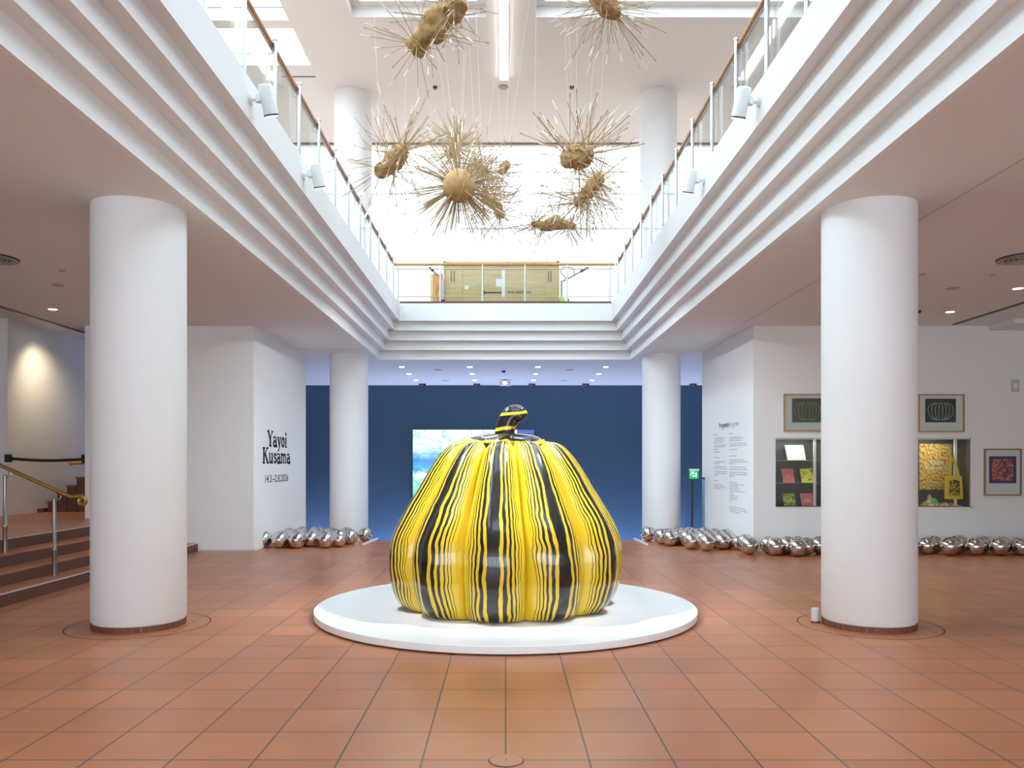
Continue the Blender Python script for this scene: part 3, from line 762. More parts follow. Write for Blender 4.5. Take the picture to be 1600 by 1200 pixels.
# brass handrail with two steel posts
t = thing('step_handrail', 'brass handrail with curled end on two steel posts, across the left steps', 'handrail', (-5.6, 9.65, .14))
YR = 9.65
for px, tz, pz, k in ((85, 778, 900, 0), (8, 742, 863, 2)):
    x = (px-VX)*YR/F; z1 = EYE-(tz-VY)*YR/F; z0 = .14*(k+1)
    b = bm_new(); lathe(b, [(0, z0), (.034, z0), (.034, z0+.012), (.025, z0+.016), (.025, z0+.30), (.029, z0+.31), (.029, z0+.33), (.022, z0+.34), (.022, z1-.04), (.027, z1-.035), (.027, z1-.01), (.012, z1), (0, z1)], x, YR, 16)
    p_ = obj('post', b, steel_d, t)
    b = bm_new(); rz = z1+.03; tube(b, [(x, YR, z1-.02), (x+.06, YR, z1-.02), (x+.075, YR, z1), (x+.075, YR, rz-.0)], .007, 8); obj('bracket', b, steel, p_)
b = bm_new()
p0 = P(-60, 700, YR); p1 = P(112, 777, YR)
pts = [p0, p0.lerp(p1, .5), p1]
cc = P(127, 780, YR); rr = .055
pts += [P(120, 775.5, YR)]
for i in range(0, 15):
    a = PI/2-.2-i*.40; pts.append(Vector((cc.x+rr*math.cos(a)*(1-.02*i), YR+.002*i, cc.z-.02+rr*math.sin(a)*(1-.02*i))))
tube(b, pts, .024, 12); obj('rail', b, brass, t)

# ------------------------------------------------------------------ lettering on the walls
xw = -4.30+.0
b = bm_new(); ux = Vector((0, 1, 0)); uz = Vector((0, 0, 1))
def ywall(px, X): return X*F/(px-VX)
def zwall(py, Y): return EYE-(py-VY)*Y/F
y0, y1 = ywall(417.5, xw), ywall(448, xw); slab(b, 'Yayoi', Vector((xw, (y0+y1)/2, zwall(698, 14.85))), ux, uz, .285, y1-y0, .003)
y0, y1 = ywall(410, xw), ywall(453.5, xw); slab(b, 'Kusama', Vector((xw, (y0+y1)/2, zwall(724, 14.9))), ux, uz, .285, y1-y0, .003)
tl = thing('wall_lettering', 'black exhibition title with dates on the left white wall', 'lettering', (xw, 14.85, 1.5)); obj('title', b, textm, tl); b = bm_new()
y0, y1 = ywall(414, xw), ywall(450, xw); text_bm(b, '14.3.–2.8.2026', Vector((xw, y0, zwall(753, 14.8))), ux, uz, .135, y1-y0, .012, depth=.003)
obj('dates', b, textm, tl)
xr = 4.23; ux = Vector((0, -1, 0))
b = bm_new()
ya, yb = ywall(1124, xr), ywall(1154, xr); ym = (ya*.46+yb*.54)
text_bm(b, 'Programm', Vector((xr, ya, zwall(667, 15.2))), ux, uz, .10, ya-ym-.03, .014, depth=.003)
text_bm(b, 'Program', Vector((xr, ym, zwall(667, 15.0))), ux, uz, .10, ym-yb, -.002, mi=1, depth=.003)
tp = thing('wall_lettering', 'grey programme text in two columns on the right white wall', 'lettering', (xr, 15.2, 1.3)); obj('heading', b, [textm, textg], tp); b = bm_new()
random.seed(11)
def para(xa, xb, ys, full):
    for (py, fr) in zip(ys, full):
        Ya = ywall(xa, xr); Yb = ywall(xa+(xb-xa)*fr, xr); z = zwall(py, (ywall(xa, xr)+ywall(xb, xr))/2)
        y = Ya; 
        while y > Yb+.02:
            l = random.uniform(.05, .14); e = max(y-l, Yb); h = .0075
            q = [b.verts.new((xr-.003, yy, zz)) for yy, zz in ((y, z-h), (e, z-h), (e, z+h), (y, z+h))]
            f = b.faces.new(q); f.material_index = 1; y = e-.022
para(1116, 1137, [678.5, 684.5, 688, 691, 695.5, 698, 701.5, 706, 715, 721.5, 724.5, 729.5, 732.5, 737, 740, 743, 751.5, 758, 761, 764],
     [.25, .75, .8, .7, .9, .8, .25, .45, .4, .8, .4, .9, 1, 1, .95, .3, .3, .7, .85, .5])
obj('text_column', b, [textm, textg], tp); b = bm_new()
para(1140, 1168, [676, 682.5, 685, 688, 693, 696, 702, 712, 718.5, 721.5, 724.5, 730, 733.5, 738.5, 741.5, 744.5, 754, 757.5, 761, 764.5, 768, 771.5, 775, 778, 781, 784, 794, 797.5, 801],
     [.2, .65, .8, .7, .9, 1, .45, .4, .8, 1, .3, .9, 1, 1, 1, .3, .4, .8, .5, .6, .85, .25, .3, .45, .4, .15, .9, 1, .55])
obj('text_column', b, [textm, textg], tp)

# ------------------------------------------------------------------ display case in the right wall
XP = YW/F
def X(px, Y=YW): return (px-VX)*Y/F
def Z(py, Y=YW): return EYE-(py-VY)*Y/F
t = thing('display_case', 'built-in glazed display case with grey lining in the right wall', 'display case', ((NX0+NX1)/2, YW, NZ0))
b = bm_new(); D = .42
box(b, NX0, NX1, YW+D-.03, YW+D, NZ0, NZ1)
box(b, NX0, NX0+.01, YW+.02, YW+D-.03, NZ0, NZ1); box(b, NX1-.01, NX1, YW+.02, YW+D-.03, NZ0, NZ1)
box(b, NX0+.01, NX1-.01, YW+.02, YW+D-.03, NZ1-.012, NZ1); box(b, NX0+.01, NX1-.01, YW+.02, YW+D-.03, NZ0, NZ0+.01)
obj('lining', b, grey_d, t)
b = bm_new(); fw = .018
box(b, NX0-fw*.3, NX1+.04, YW-.008, YW+.012, NZ1, NZ1+fw*.6); box(b, NX0, NX1+.04, YW-.008, YW+.012, NZ0-fw, NZ0)
box(b, NX1, NX1+.04, YW-.008, YW+.012, NZ0-fw, NZ1+fw*.6); box(b, NX0, NX1, YW+.019, YW+.03, NZ1-.028, NZ1)
obj('frame', b, trimw, t)
for px in (1278, 1500):
    onebox('mullion', trimw, X(px)-.022, X(px)+.022, YW+.13, YW+.16, NZ0+.01, NZ1-.012, parent=t)
for a, c in ((NX0+.012, X(1278)-.03), (X(1278)+.03, NX1-.03)):
    onebox('glass_door', glass_case, a, c, YW+.012, YW+.018, NZ0+.005, NZ1-.015, parent=t)
for py in (719.5, 754.5):
    o = onebox('glass_shelf', simple('shelf_edge', (.30, .38, .34), .25), NX0+.012, X(1284), YW+.15, YW+D-.04, Z(py, YW+.2)-.006, Z(py, YW+.2)+.006, parent=t)
onebox('glass_shelf', MATS['shelf_edge'], X(1284)+.1, X(1440), YW+.15, YW+D-.04, Z(757, YW+.2)-.006, Z(757, YW+.2)+.006, parent=t)
b = bm_new()
for xa in (X(1247), X(1330), X(1462)): box(b, xa-.22, xa+.22, YW+.05, YW+.09, NZ1-.020, NZ1-.012)
obj('light_strip', b, emit('case_light', (1, .95, .82), 40), t)
# things in the case
def standing(name, px0, px1, py0, py1, lean, mats, label, cat, title=None, th=.02, group=None, skew=0):
    Yb = YW+.20; k = Yb/F
    x0, x1 = (px0-VX)*k, (px1-VX)*k; z0, z1 = EYE-(py1-VY)*k, EYE-(py0-VY)*k
    t = thing(name, label, cat, ((x0+x1)/2, Yb, z0), group)
    H = z1-z0
    def q(u, z, d): return Vector((x0+(x1-x0)*u-skew*(z/H), Yb+lean*z/H+d, z0+z))
    def plate(d0, d1, ins=0):
        b = bm_new(); v = [b.verts.new(q(u, z, d)) for d in (d0, d1) for u, z in ((ins, ins*H), (1-ins, ins*H), (1-ins, H*(1-ins)), (ins, H*(1-ins)))]
        for f in ((0, 1, 2, 3), (7, 6, 5, 4), (0, 4, 5, 1), (1, 5, 6, 2), (2, 6, 7, 3), (3, 7, 4, 0)): b.faces.new([v[i] for i in f])
        return b
    cv_ = obj('cover', plate(0, .003), mats, t)
    obj('pages', plate(.003, th, .012), paper, t)
    if title:
        b = bm_new(); c_ = q(.5, H*.46, -.001)
        ux = (q(1, 0, 0)-q(0, 0, 0)).normalized(); uu = (q(0, H, 0)-q(0, 0, 0)).normalized()
        slab(b, 'Yayoi', c_+uu*H*.02, ux, uu, H*.11, (x1-x0)*.42, .002); slab(b, 'Kusama', c_-uu*H*.12, ux, uu, H*.11, (x1-x0)*.6, .002)
        obj('title', b, whitetext, cv_)
    return t
g = 'books in the display case'
standing('open_book', 1230.5, 1259.5, 695.5, 718.8, .05, paper, 'white open book on the top shelf of the case', 'book', skew=.03, group=g)
standing('book', 1224, 1242.5, 732.5, 754, .05, pinkbook, 'pink book on the middle shelf of the case', 'book', True, group=g, skew=.02)
standing('book', 1253, 1272, 732, 754, .05, yelbook, 'yellow speckled book on the middle shelf of the case', 'book', True, group=g, skew=.02)
standing('book', 1225.5, 1244, 771, 791, .05, oliveb, 'yellow-green book at the bottom of the case, left of a pink one', 'book', True, group=g, skew=.02)
standing('book', 1253.5, 1272.5, 771, 791, .05, pinkbook, 'pink book at the bottom of the case', 'book', True, group=g, skew=.02)
# poster
Yp = YW+D-.04; k = Yp/F
t = thing('poster', 'gold exhibition poster with white lettering, hung in the case', 'poster', (X(1462, Yp), Yp, Z(729, Yp)))
onebox('sheet', goldp, X(1436.5, Yp), X(1487.5, Yp), Yp-.004, Yp, Z(765, Yp), Z(693.5, Yp), parent=t)
b = bm_new(); ux = Vector((1, 0, 0))
slab(b, 'Yayoi', Vector((X(1463, Yp), Yp-.006, Z(725.5, Yp))), ux, uz, .065, X(1474, Yp)-X(1452, Yp), .002, shear=.0)
slab(b, 'Kusama', Vector((X(1462, Yp), Yp-.006, Z(733.5, Yp))), ux, uz, .065, X(1480, Yp)-X(1445, Yp), .002)
text_bm(b, '14.3.–2.8.2026', Vector((X(1450, Yp), Yp-.006, Z(754, Yp))), ux, uz, .022, X(1476, Yp)-X(1450, Yp), .01)
for i in range(2): text_bm(b, 'ML', Vector((X(1474, Yp), Yp-.006, Z(700, Yp))), ux, uz, .035, .1, .02) if i == 0 else None
obj('lettering', b, whitetext, t)
# tote bag
Yt = YW+.085
t = thing('tote_bag', 'yellow printed tote bag hanging on the right in the case', 'bag', (X(1491, Yt), Yt, Z(779, Yt)))
b = bm_new()
def TP(px, py, d=0): v = P(px, py, Yt); v.y += d; return v
nx, ny = 8, 10; fr_ = []; bk = []
for side in (-1, 1):
    gr = []
    for j in range(ny+1):
        r_ = []
        for i in range(nx+1):
            u, v = i/nx, j/ny
            px = (1475.5+(1476.5-1475.5)*v)*(1-u)+(1504.5-1.5*v)*u if False else (1476-.3*(1-v))*(1-u)+(1505-2.3*v)*u
            py = 779.5-36*v+.6*math.sin(PI*u)*(1-v)
            r_.append(b.verts.new(TP(px, py, side*.022*math.sin(PI*u)*math.sin(PI*min(1, v*.9+.1))+side*.002+.004*math.sin(9*u+4*v))))
        gr.append(r_)
    for j in range(ny):
        for i in range(nx): f = b.faces.new((gr[j][i], gr[j][i+1], gr[j+1][i+1], gr[j+1][i])); f.smooth = True
obj('bag_body', b, totem, t)
b = bm_new()
gr = [[b.verts.new(TP(1482+16.5*i/8, 774-24*j/8, -.022*math.sin(PI*(.2+.57*i/8))-.008)) for i in range(9)] for j in range(9)]
for j in range(8):
    for i in range(8): b.faces.new((gr[j][i], gr[j][i+1], gr[j+1][i+1], gr[j+1][i]))
obj('print', b, toteprint, t)
for s, d in (((1482.5, 744), (1486, 718), (1488, 716.5)), -.012), (((1488, 716.5), (1491, 720), (1497.5, 744)), -.012):
    b = bm_new()
    pts = [TP(x, y, d) for x, y in s]; wv_ = .022
    rw = []
    for p in catmull([(q.x, q.z) for q in pts], 6): rw.append([b.verts.new((p[0]+dx, Yt+d+dy, p[1])) for dx, dy in ((-wv_, 0), (wv_, 0), (wv_, .006), (-wv_, .006))])
    for a, c in zip(rw, rw[1:]):
        for k_ in range(4): b.faces.new((a[k_], a[(k_+1) % 4], c[(k_+1) % 4], c[k_]))
    obj('handle', b, totem, t)
# scarf
b = bm_new(); n = 30
gr = []
for j in range(13):
    r_ = []
    for i in range(n+1):
        u, v = i/n, j/12
        x = X(1438, YW+.2)+(X(1499, YW+.2)-X(1438, YW+.2))*u; y = YW+.06+.24*v
        env = math.sin(PI*min(1, max(0, u*1.0)))**.6*math.sin(PI*v)
        h = (.13*math.exp(-((u-.2)/.16)**2)+.045)*env*(1+.35*math.sin(17*u+6*v)+.25*math.sin(31*u-9*v))
        r_.append(b.verts.new((x, y, NZ0+.012+max(h, 0))))
    gr.append(r_)
for j in range(12):
    for i in range(n): f = b.faces.new((gr[j][i], gr[j][i+1], gr[j+1][i+1], gr[j+1][i])); f.smooth = True
sc_ = tag(obj('silk_scarf', b, scarfm, at=(X(1468, YW+.2), YW+.2, NZ0+.01)), 'crumpled green, red and cream scarf at the bottom of the case', 'scarf')

# framed prints
def framed(px0, px1, py0, py1, fm, label, art):
    x0, x1, z0, z1 = X(px0), X(px1), Z(py1), Z(py0)
    t = thing('framed_print', label, 'picture', ((x0+x1)/2, YW, z0))
    w_ = .022; y0, y1 = YW-.03, YW
    b = bm_new()
    box(b, x0, x1, y0, y1, z1-w_, z1); box(b, x0, x1, y0, y1, z0, z0+w_); box(b, x0, x0+w_, y0, y1, z0+w_, z1-w_); box(b, x1-w_, x1, y0, y1, z0+w_, z1-w_)
    obj('frame', b, fm, t)
    onebox('mount', paper, x0+w_, x1-w_, YW-.012, YW-.004, z0+w_, z1-w_, parent=t)
    a0, a1, c0, c1 = art[:4]; a0, a1, c0, c1 = X(a0), X(a1), Z(c1), Z(c0)
    onebox('print', art[4], a0, a1, YW-.0145, YW-.012, c0, c1, parent=t)
    if art[5]:
        b = bm_new(); cx, cz = (a0+a1)/2, (c0+c1)/2-.02; Rx, Rz = (a1-a0)*.41, (c1-c0)*.36
        for s in (-1, -.72, -.44, -.16, .16, .44, .72, 1):
            tube(b, [(cx+Rx*s*math.sin(PI*(.12+.80*i/14))**.8, YW-.016, cz+Rz*math.cos(PI*(.02+.9*i/14))) for i in range(15)], .006, 5)
        tube(b, [(cx, YW-.016, cz+Rz*.95), (cx+.01, YW-.016, cz+Rz*1.2)], .008, 5)
        obj('drawn_gourd', b, art[5], t)
    else:
        m_ = (a1-a0)*.1; onebox('print_field', art[6], a0+m_, a1-m_, YW-.016, YW-.0145, c0+m_, c1-m_, parent=t)
    onebox('glazing', glass_case, x0+w_, x1-w_, YW-.024, YW-.021, z0+w_, z1-w_, parent=t)
framed(1224, 1297, 615.5, 674, frame_w, 'wood-framed dark print with an olive gourd drawing, left of the right column', (1237, 1285, 622.5, 660, printdark, oliveline))
framed(1434, 1506, 616, 675, frame_w, 'wood-framed dark print with a grey gourd drawing, above the poster', (1445, 1493, 623, 660, printdark, greyline))
framed(1537, 1595, 701, 774.5, frame_d, 'bronze-framed purple and red abstract print at the far right', (1545, 1587, 713, 755, purpleb, None, purplep))
t = thing('wall_switch', 'small pale grey switch plate high on the right wall', 'switch', (X(1586), YW, Z(603)))
b = bm_new(); bevbox(b, X(1579.5), X(1592), YW-.02, YW, Z(612.5), Z(593), .006); obj('plate', b, greyp, t)
b = bm_new(); bevbox(b, X(1583), X(1588.5), YW-.028, YW-.018, Z(607), Z(599), .004); obj('button', b, paper, t)

# ------------------------------------------------------------------ screen, exit sign
t = thing('video_screen', 'large glowing video screen with a blue winter landscape on the blue wall', 'screen', (X(739, 23.9), 23.9, Z(778, 23.9)))
sx0, sx1, sz0, sz1 = X(645, 23.9), X(834.5, 23.9), Z(778, 23.9), Z(671.5, 23.9)
b = bm_new(); bevbox(b, sx0-.015, sx1+.015, 23.91, 23.998, sz0-.015, sz1+.015, .01); obj('housing', b, blackm, t)
b = bm_new(); uvl = b.loops.layers.uv.new('UVMap')
v = [b.verts.new(p) for p in ((sx0, 23.905, sz0), (sx1, 23.905, sz0), (sx1, 23.905, sz1), (sx0, 23.905, sz1))]
f = b.faces.new(v)
for lp, u_ in zip(f.loops, ((0, 0), (1, 0), (1, 1), (0, 1))): lp[uvl].uv = u_
me_ = obj('display', b, screenm, t)
# normal must face the room
if me_.data.polygons[0].normal.y > 0: me_.data.flip_normals()

YE = 16.3
t = thing('exit_sign', 'green illuminated exit sign on a black pole beside the distant right column', 'exit sign', (X(1081, YE), YE, 0))
b = bm_new(); tube(b, [(X(1081.5, YE), YE, 0), (X(1081.5, YE), YE, Z(749, YE))], .022, 12); obj('pole', b, blackm, t)
b = bm_new(); lathe(b, [(0, 0), (.14, 0), (.14, .012), (0, .02)], X(1081.5, YE), YE, 24); obj('base', b, blackm, t)
b = bm_new(); bevbox(b, X(1077.5, YE), X(1091, YE), YE-.025, YE+.025, Z(748, YE), Z(735.5, YE), .008); obj('sign_box', b, exitg, t)
b = bm_new(); x0, x1 = X(1077.5, YE), X(1092, YE)
vv = [b.verts.new(p) for p in ((x0+.01, YE-.05, Z(735.5, YE)), (x1-.01, YE-.05, Z(735.5, YE)), (x1+.0, YE-.05, Z(732.8, YE)), (x0-.01, YE-.05, Z(732.8, YE)), (x0+.01, YE+.05, Z(735.5, YE)), (x1-.01, YE+.05, Z(735.5, YE)), (x1, YE+.05, Z(732.8, YE)), (x0-.01, YE+.05, Z(732.8, YE)))]
for q in ((0, 1, 2, 3), (7, 6, 5, 4), (0, 4, 5, 1), (3, 2, 6, 7), (0, 3, 7, 4), (1, 5, 6, 2)): b.faces.new([vv[i] for i in q])
obj('lamp_cap', b, trimw, t)
b = bm_new()   # arrow and running figure
cx, cz = X(1081.5, YE), Z(741, YE); yy = YE-.028
def poly(pts):
    b.faces.new([b.verts.new((x, yy, z)) for x, z in pts])
poly([(cx-.03, cz+.035), (cx+.04, cz+.035), (cx+.04, cz+.05), (cx-.03, cz+.05)])
poly([(cx-.035, cz-.02), (cx+.012, cz+.03), (cx-.005, cz+.035), (cx-.045, cz-.01)])
poly([(cx+.0, cz-.05), (cx+.045, cz-.05), (cx+.022, cz-.01)])
poly([(cx+.06, cz-.055), (cx+.085, cz-.055), (cx+.085, cz+.03), (cx+.06, cz+.03)])
tube(b, [(cx+.03, yy, cz+.012), (cx+.03, yy-.001, cz+.012)], .011, 8)
obj('pictogram', b, exitw, t)
# balustrade
YB = 16.9
t = thing('stair_balustrade', 'dark rail with bluish glass beside the exit sign', 'balustrade', (X(1078, YB), YB, 0))
b = bm_new(); box(b, 3.80, 4.22, YB-.03, YB+.03, Z(749, YB), Z(746, YB)); obj('top_rail', b, simple('dark_blue_metal', (.04, .07, .12), .5), t)
onebox('glass_pane', glass_blue, 3.80, 4.22, YB-.005, YB+.005, .03, Z(749, YB), parent=t)

# ------------------------------------------------------------------ crate, trolleys, panel on the upper gallery
YC = 18.4
t = thing('wooden_crate', 'long pale plywood transport crate behind the far railing', 'crate', (X(783, YC), YC+.4, ZT+.035))
x0, x1 = X(693, YC), X(874, YC); z0, z1 = Z(470.5, YC), Z(414.5, YC)
b = bm_new(); box(b, x0, x1, YC, YC+.95, z0, z1); bx_ = obj('box', b, ply, t)
b = bm_new(); box(b, x0-.0, x1+.0, YC-.03, YC+.98, z1, Z(409.5, YC)); obj('lid', b, ply2, t)
b = bm_new()
for px in (693, 716, 844, 860): pass
for a, c in ((693, 695.5), (716, 722), (845, 851), (871.5, 874)): box(b, X(a, YC), X(c, YC), YC-.02, YC, z0, z1)
box(b, X(695.5, YC), X(716, YC), YC-.012, YC, z1-.09, z1-.05); box(b, X(851, YC), X(871.5, YC), YC-.012, YC, z1-.09, z1-.05)
obj('battens', b, ply2, t)
b = bm_new()
for px in (705, 709.5, 857, 861): box(b, X(px, YC)-.008, X(px, YC)+.008, YC-.016, YC, Z(440.5, YC), Z(424, YC))
obj('handle_slots', b, darkm, t)
b = bm_new()
for px in (694.5, 872): box(b, X(px, YC)-.03, X(px, YC)+.03, YC-.04, YC+.3, Z(410, YC), Z(409, YC)+.01)
obj('lid_clasps', b, darkm, t)
b = bm_new(); box(b, x0+.02, x1-.02, YC+.05, YC+.9, ZT+.035, ZT+.10); 
for px in (700, 780, 866): box(b, X(px, YC)-.05, X(px, YC)+.05, YC+.02, YC+.93, ZT+.10, z0)
obj('skids', b, simple('dark_wood', (.10, .035, .02), .7), t)
b = bm_new()
box(b, X(757, YC), X(785, YC), YC-.004, YC-.001, Z(458.2, YC), Z(456.3, YC)); box(b, X(756, YC), X(757.5, YC), YC-.004, YC-.001, Z(460, YC), Z(454.5, YC))
text_bm(b, 'THIS DIRECTION', Vector((X(793, YC), YC, Z(458.6, YC))), Vector((1, 0, 0)), uz, .05, X(830, YC)-X(793, YC), .02)
text_bm(b, 'transport', Vector((X(773, YC), YC, Z(430.5, YC))), Vector((1, 0, 0)), uz, .022, X(797, YC)-X(773, YC), .0)
obj('stencil', b, textm, bx_)
b = bm_new(); box(b, X(775, YC), X(788, YC), YC-.003, YC-.001, Z(448, YC), Z(436, YC)); box(b, X(726, YC), X(732, YC), YC-.003, YC-.001, Z(452, YC), Z(446, YC)); obj('shipping_label', b, paper, bx_)
b = bm_new(); box(b, X(784, YC), X(789, YC), YC-.005, YC-.003, Z(465.5, YC), Z(422, YC)); obj('tape', b, paper, bx_)
# coloured panel
YQ = 18.62
t = thing('picture_panel', 'orange and yellow painted panel leaning left of the crate', 'panel', (X(682, YQ), YQ, ZT+.035))
onebox('board', orange, X(676.5, YQ), X(692, YQ), YQ, YQ+.05, ZT+.036, Z(427.5, YQ), parent=t)
onebox('side_strip', yellow_l, X(672, YQ), X(676.5, YQ), YQ, YQ+.05, ZT+.036, Z(428.5, YQ), parent=t)
b = bm_new()
for px, ph in ((680, 0), (686, 2)): tube(b, [(X(px+1.4*math.sin(i*.9+ph), YQ), YQ-.002, ZT+.06+(Z(432, YQ)-ZT-.06)*i/10) for i in range(11)], .012, 6)
obj('painted_streaks', b, yellow_l, t)
# pallet trucks
def truck(px_low, py_low, px_hi, py_hi, loop, label, Yk=18.62):
    pass; a = P(px_low, py_low, Yk); c = P(px_hi, py_hi, Yk)
    t = thing('pallet_truck', label, 'pallet truck', (a.x, Yk, ZT+.035))
    b = bm_new(); tube(b, [a, a.lerp(c, .72)], .022, 8); obj('drawbar', b, steel_d, t)
    b = bm_new(); tube(b, [a.lerp(c, .70), c], .032, 8); obj('grip', b, darkm, t)
    b = bm_new(); tube(b, [a+Vector((0, 0, .02)), (a.x, Yk, ZT+.16)], .03, 8); obj('column', b, greyp, t)
    b = bm_new(); tube(b, [(a.x-.05, Yk, ZT+.125), (a.x+.05, Yk, ZT+.125)], .09, 16); obj('wheel', b, blackm, t)
    if loop:
        b = bm_new(); tube(b, [P(*q, Yk) for q in ((886, 436), (881, 431), (876.5, 426), (876, 421), (878.5, 418), (884, 417.8), (893, 418), (896.5, 420.5), (897.3, 425), (897, 429))], .013, 8); obj('loop_handle', b, darkm, t)
truck(877.5, 440.5, 919, 418, True, 'grey pallet truck with raised drawbar, right of the crate')
truck(692, 437, 671, 418, False, 'dark drawbar of a pallet truck left of the crate', 18.2)
YL = 18.2
b = bm_new(); bevbox(b, X(874.5, YL), X(883, YL), YL, YL+.2, ZT+.035, Z(464.5, YL), .02); tag(obj('lime_box', b, lime, at=(X(878, YL), YL, ZT+.035)), 'small lime green box on the upper floor beside the crate', 'box')
b = bm_new(); bevbox(b, X(884.5, YL), X(889.5, YL), YL, YL+.15, ZT+.035, Z(466, YL), .02); tag(obj('black_box', b, blackm, at=(X(887, YL), YL, ZT+.035)), 'small black box on the upper floor right of the lime box', 'box')

# ------------------------------------------------------------------ mirror balls
RB = .150
b = bm_new(); sphere(b, (0, 0, 0), 1, 32, 18); b2 = b
me = bpy.data.meshes.new('mirror_ball'); b.to_mesh(me); b.free(); me.materials.append(mirror)
for p in me.polygons: p.use_smooth = True
balls = []
def ball(x, y, r=RB, label='', group=''):
    o = bpy.data.objects.new('mirror_ball', me); C.objects.link(o); o.location = (x, y, r); o.scale = (r, r, r)
    o.rotation_euler = (random.uniform(0, 6), random.uniform(0, 6), 0); tag(o, label, 'mirror ball', group); balls.append((x, y, r))
random.seed(5)
def fill(poly, seeds, label, group, tries=9000, rmin=.140, rmax=.152):
    def inside(x, y):
        c = False; n = len(poly)
        for i in range(n):
            x1, y1 = poly[i]; x2, y2 = poly[(i+1) % n]
            if (y1 > y) != (y2 > y) and x < (x2-x1)*(y-y1)/(y2-y1)+x1: c = not c
        return c
    cnt = 0
    for x, y in seeds:
        if all(math.hypot(x-a, y-b_) > RB+r for a, b_, r in balls): ball(x, y, RB*random.uniform(.95, 1), label(x, y), group(x, y)); cnt += 1
    xs = [p[0] for p in poly]; ys = [p[1] for p in poly]
    def ok(x, y, r): return inside(x, y) and all(math.hypot(x-a, y-b_) > r+q-.0005 for a, b_, q in balls)
    small = False
    while True:
        r = random.uniform(rmin, rmax) if not small else .122; best = None; n0 = len(balls)
        for i in range(n0):
            x1, y1, r1 = balls[i]
            for j in range(i+1, n0):
                x2, y2, r2 = balls[j]; d = math.hypot(x2-x1, y2-y1); A_, B_ = r1+r+.001, r2+r+.001
                if d > A_+B_ or d < 1e-6: continue
                a = (A_*A_-B_*B_+d*d)/(2*d); h2 = A_*A_-a*a
                if h2 < 0: continue
                h = math.sqrt(h2)
                for sg in (-1, 1):
                    x = x1+a*(x2-x1)/d-sg*h*(y2-y1)/d; y = y1+a*(y2-y1)/d+sg*h*(x2-x1)/d
                    if ok(x, y, r) and (best is None or y < best[1]): best = (x, y)
        if not best:
            for _ in range(1500):
                x = random.uniform(min(xs), max(xs)); y = random.uniform(min(ys), max(ys))
                if ok(x, y, r): best = (x, y); break
        if not best and not small: small = True; continue
        if not best: break
        ball(best[0], best[1], r, label(*best), group(*best)); cnt += 1
    return cnt
# front balls placed from their outlines: (px, bottom py)
def bp(px, py): Y = EYE*F/(py-VY); return ((px-VX)*Y/F, Y)
ball(*bp(570.5, 846), RB*.9, 'mirror ball at the right end of the left pile, nearest the pumpkin', 'mirror balls beside the title wall')
ball(*bp(1013, 845.5), RB*.95, 'mirror ball at the left end of the right pile, nearest the pumpkin', 'mirror balls below the programme text')
fl = [bp(*q) for q in ((412, 855), (437, 856.5), (464, 857), (487, 854.5), (509, 856.5), (530, 852.5), (552, 851.5))]
c1 = fill([(-4.1, 13.95), (-3.0, 14.1), (-2.85, 14.9), (-2.85, 15.3), (-4.1, 15.3)], fl,
     lambda x, y: 'mirror-polished steel ball in the low pile at the foot of the title wall', lambda x, y: 'mirror balls beside the title wall')
fr = [bp(*q) for q in ((1033, 850.5), (1047, 853), (1063, 855), (1080, 858.5), (1104, 861), (1129, 863), (1170, 866.5), (1211, 868), (1246, 869.5), (1447, 866), (1483, 868), (1523, 868), (1561, 868), (1597, 868), (1300, 869), (1340, 868.5), (1380, 869), (1415, 868))]
def rl(x, y):
    px = VX+x*F/y
    if px < 1185: return 'mirror-polished steel ball in the pile below the programme text wall'
    if px < 1358: return 'mirror-polished steel ball along the display wall, left of the right column'
    return 'mirror-polished steel ball along the display wall, right of the right column'
def rg(x, y):
    px = VX+x*F/y
    return 'mirror balls below the programme text' if px < 1185 else 'mirror balls left of the right column' if px < 1358 else 'mirror balls right of the right column'
c2 = fill([(2.85, 15.1), (3.3, 14.3), (4.0, 13.5), (4.7, 13.0), (9.4, 12.95), (9.4, 13.42), (4.4, 13.42), (4.05, 13.55), (4.05, 15.3), (2.9, 15.3)], fr, rl, rg, 22000)
ORD = ['leftmost', 'second', 'third', 'fourth', 'fifth', 'sixth', 'seventh', 'eighth', 'ninth', 'tenth', 'eleventh', 'twelfth', 'thirteenth', 'fourteenth', 'fifteenth', 'sixteenth', 'seventeenth', 'eighteenth', 'nineteenth', 'twentieth', 'twenty-first', 'twenty-second', 'twenty-third', 'twenty-fourth']
fronts = [(round(q[0], 3), round(q[1], 3)) for q in fl+fr]
WH = {'mirror balls beside the title wall': 'of the title wall pile', 'mirror balls below the programme text': 'of the programme wall pile',
      'mirror balls left of the right column': 'left of the right column', 'mirror balls right of the right column': 'right of the right column'}
for g_ in WH:
    for fq, nm in ((True, 'front'), (False, 'back')):
        L_ = [o for o in C.objects if o.name.startswith('mirror_ball') and o.get('group') == g_ and 'nearest' not in o['label'] and (((round(o.location.x, 3), round(o.location.y, 3)) in fronts) == fq)]
        L_.sort(key=lambda o: o.location.x/o.location.y)
        for i, o in enumerate(L_):
            o['label'] = 'mirror ball, %s in the %s row %s' % (ORD[i] if i == 0 else ORD[min(i, 23)]+' from left', nm, WH[g_])
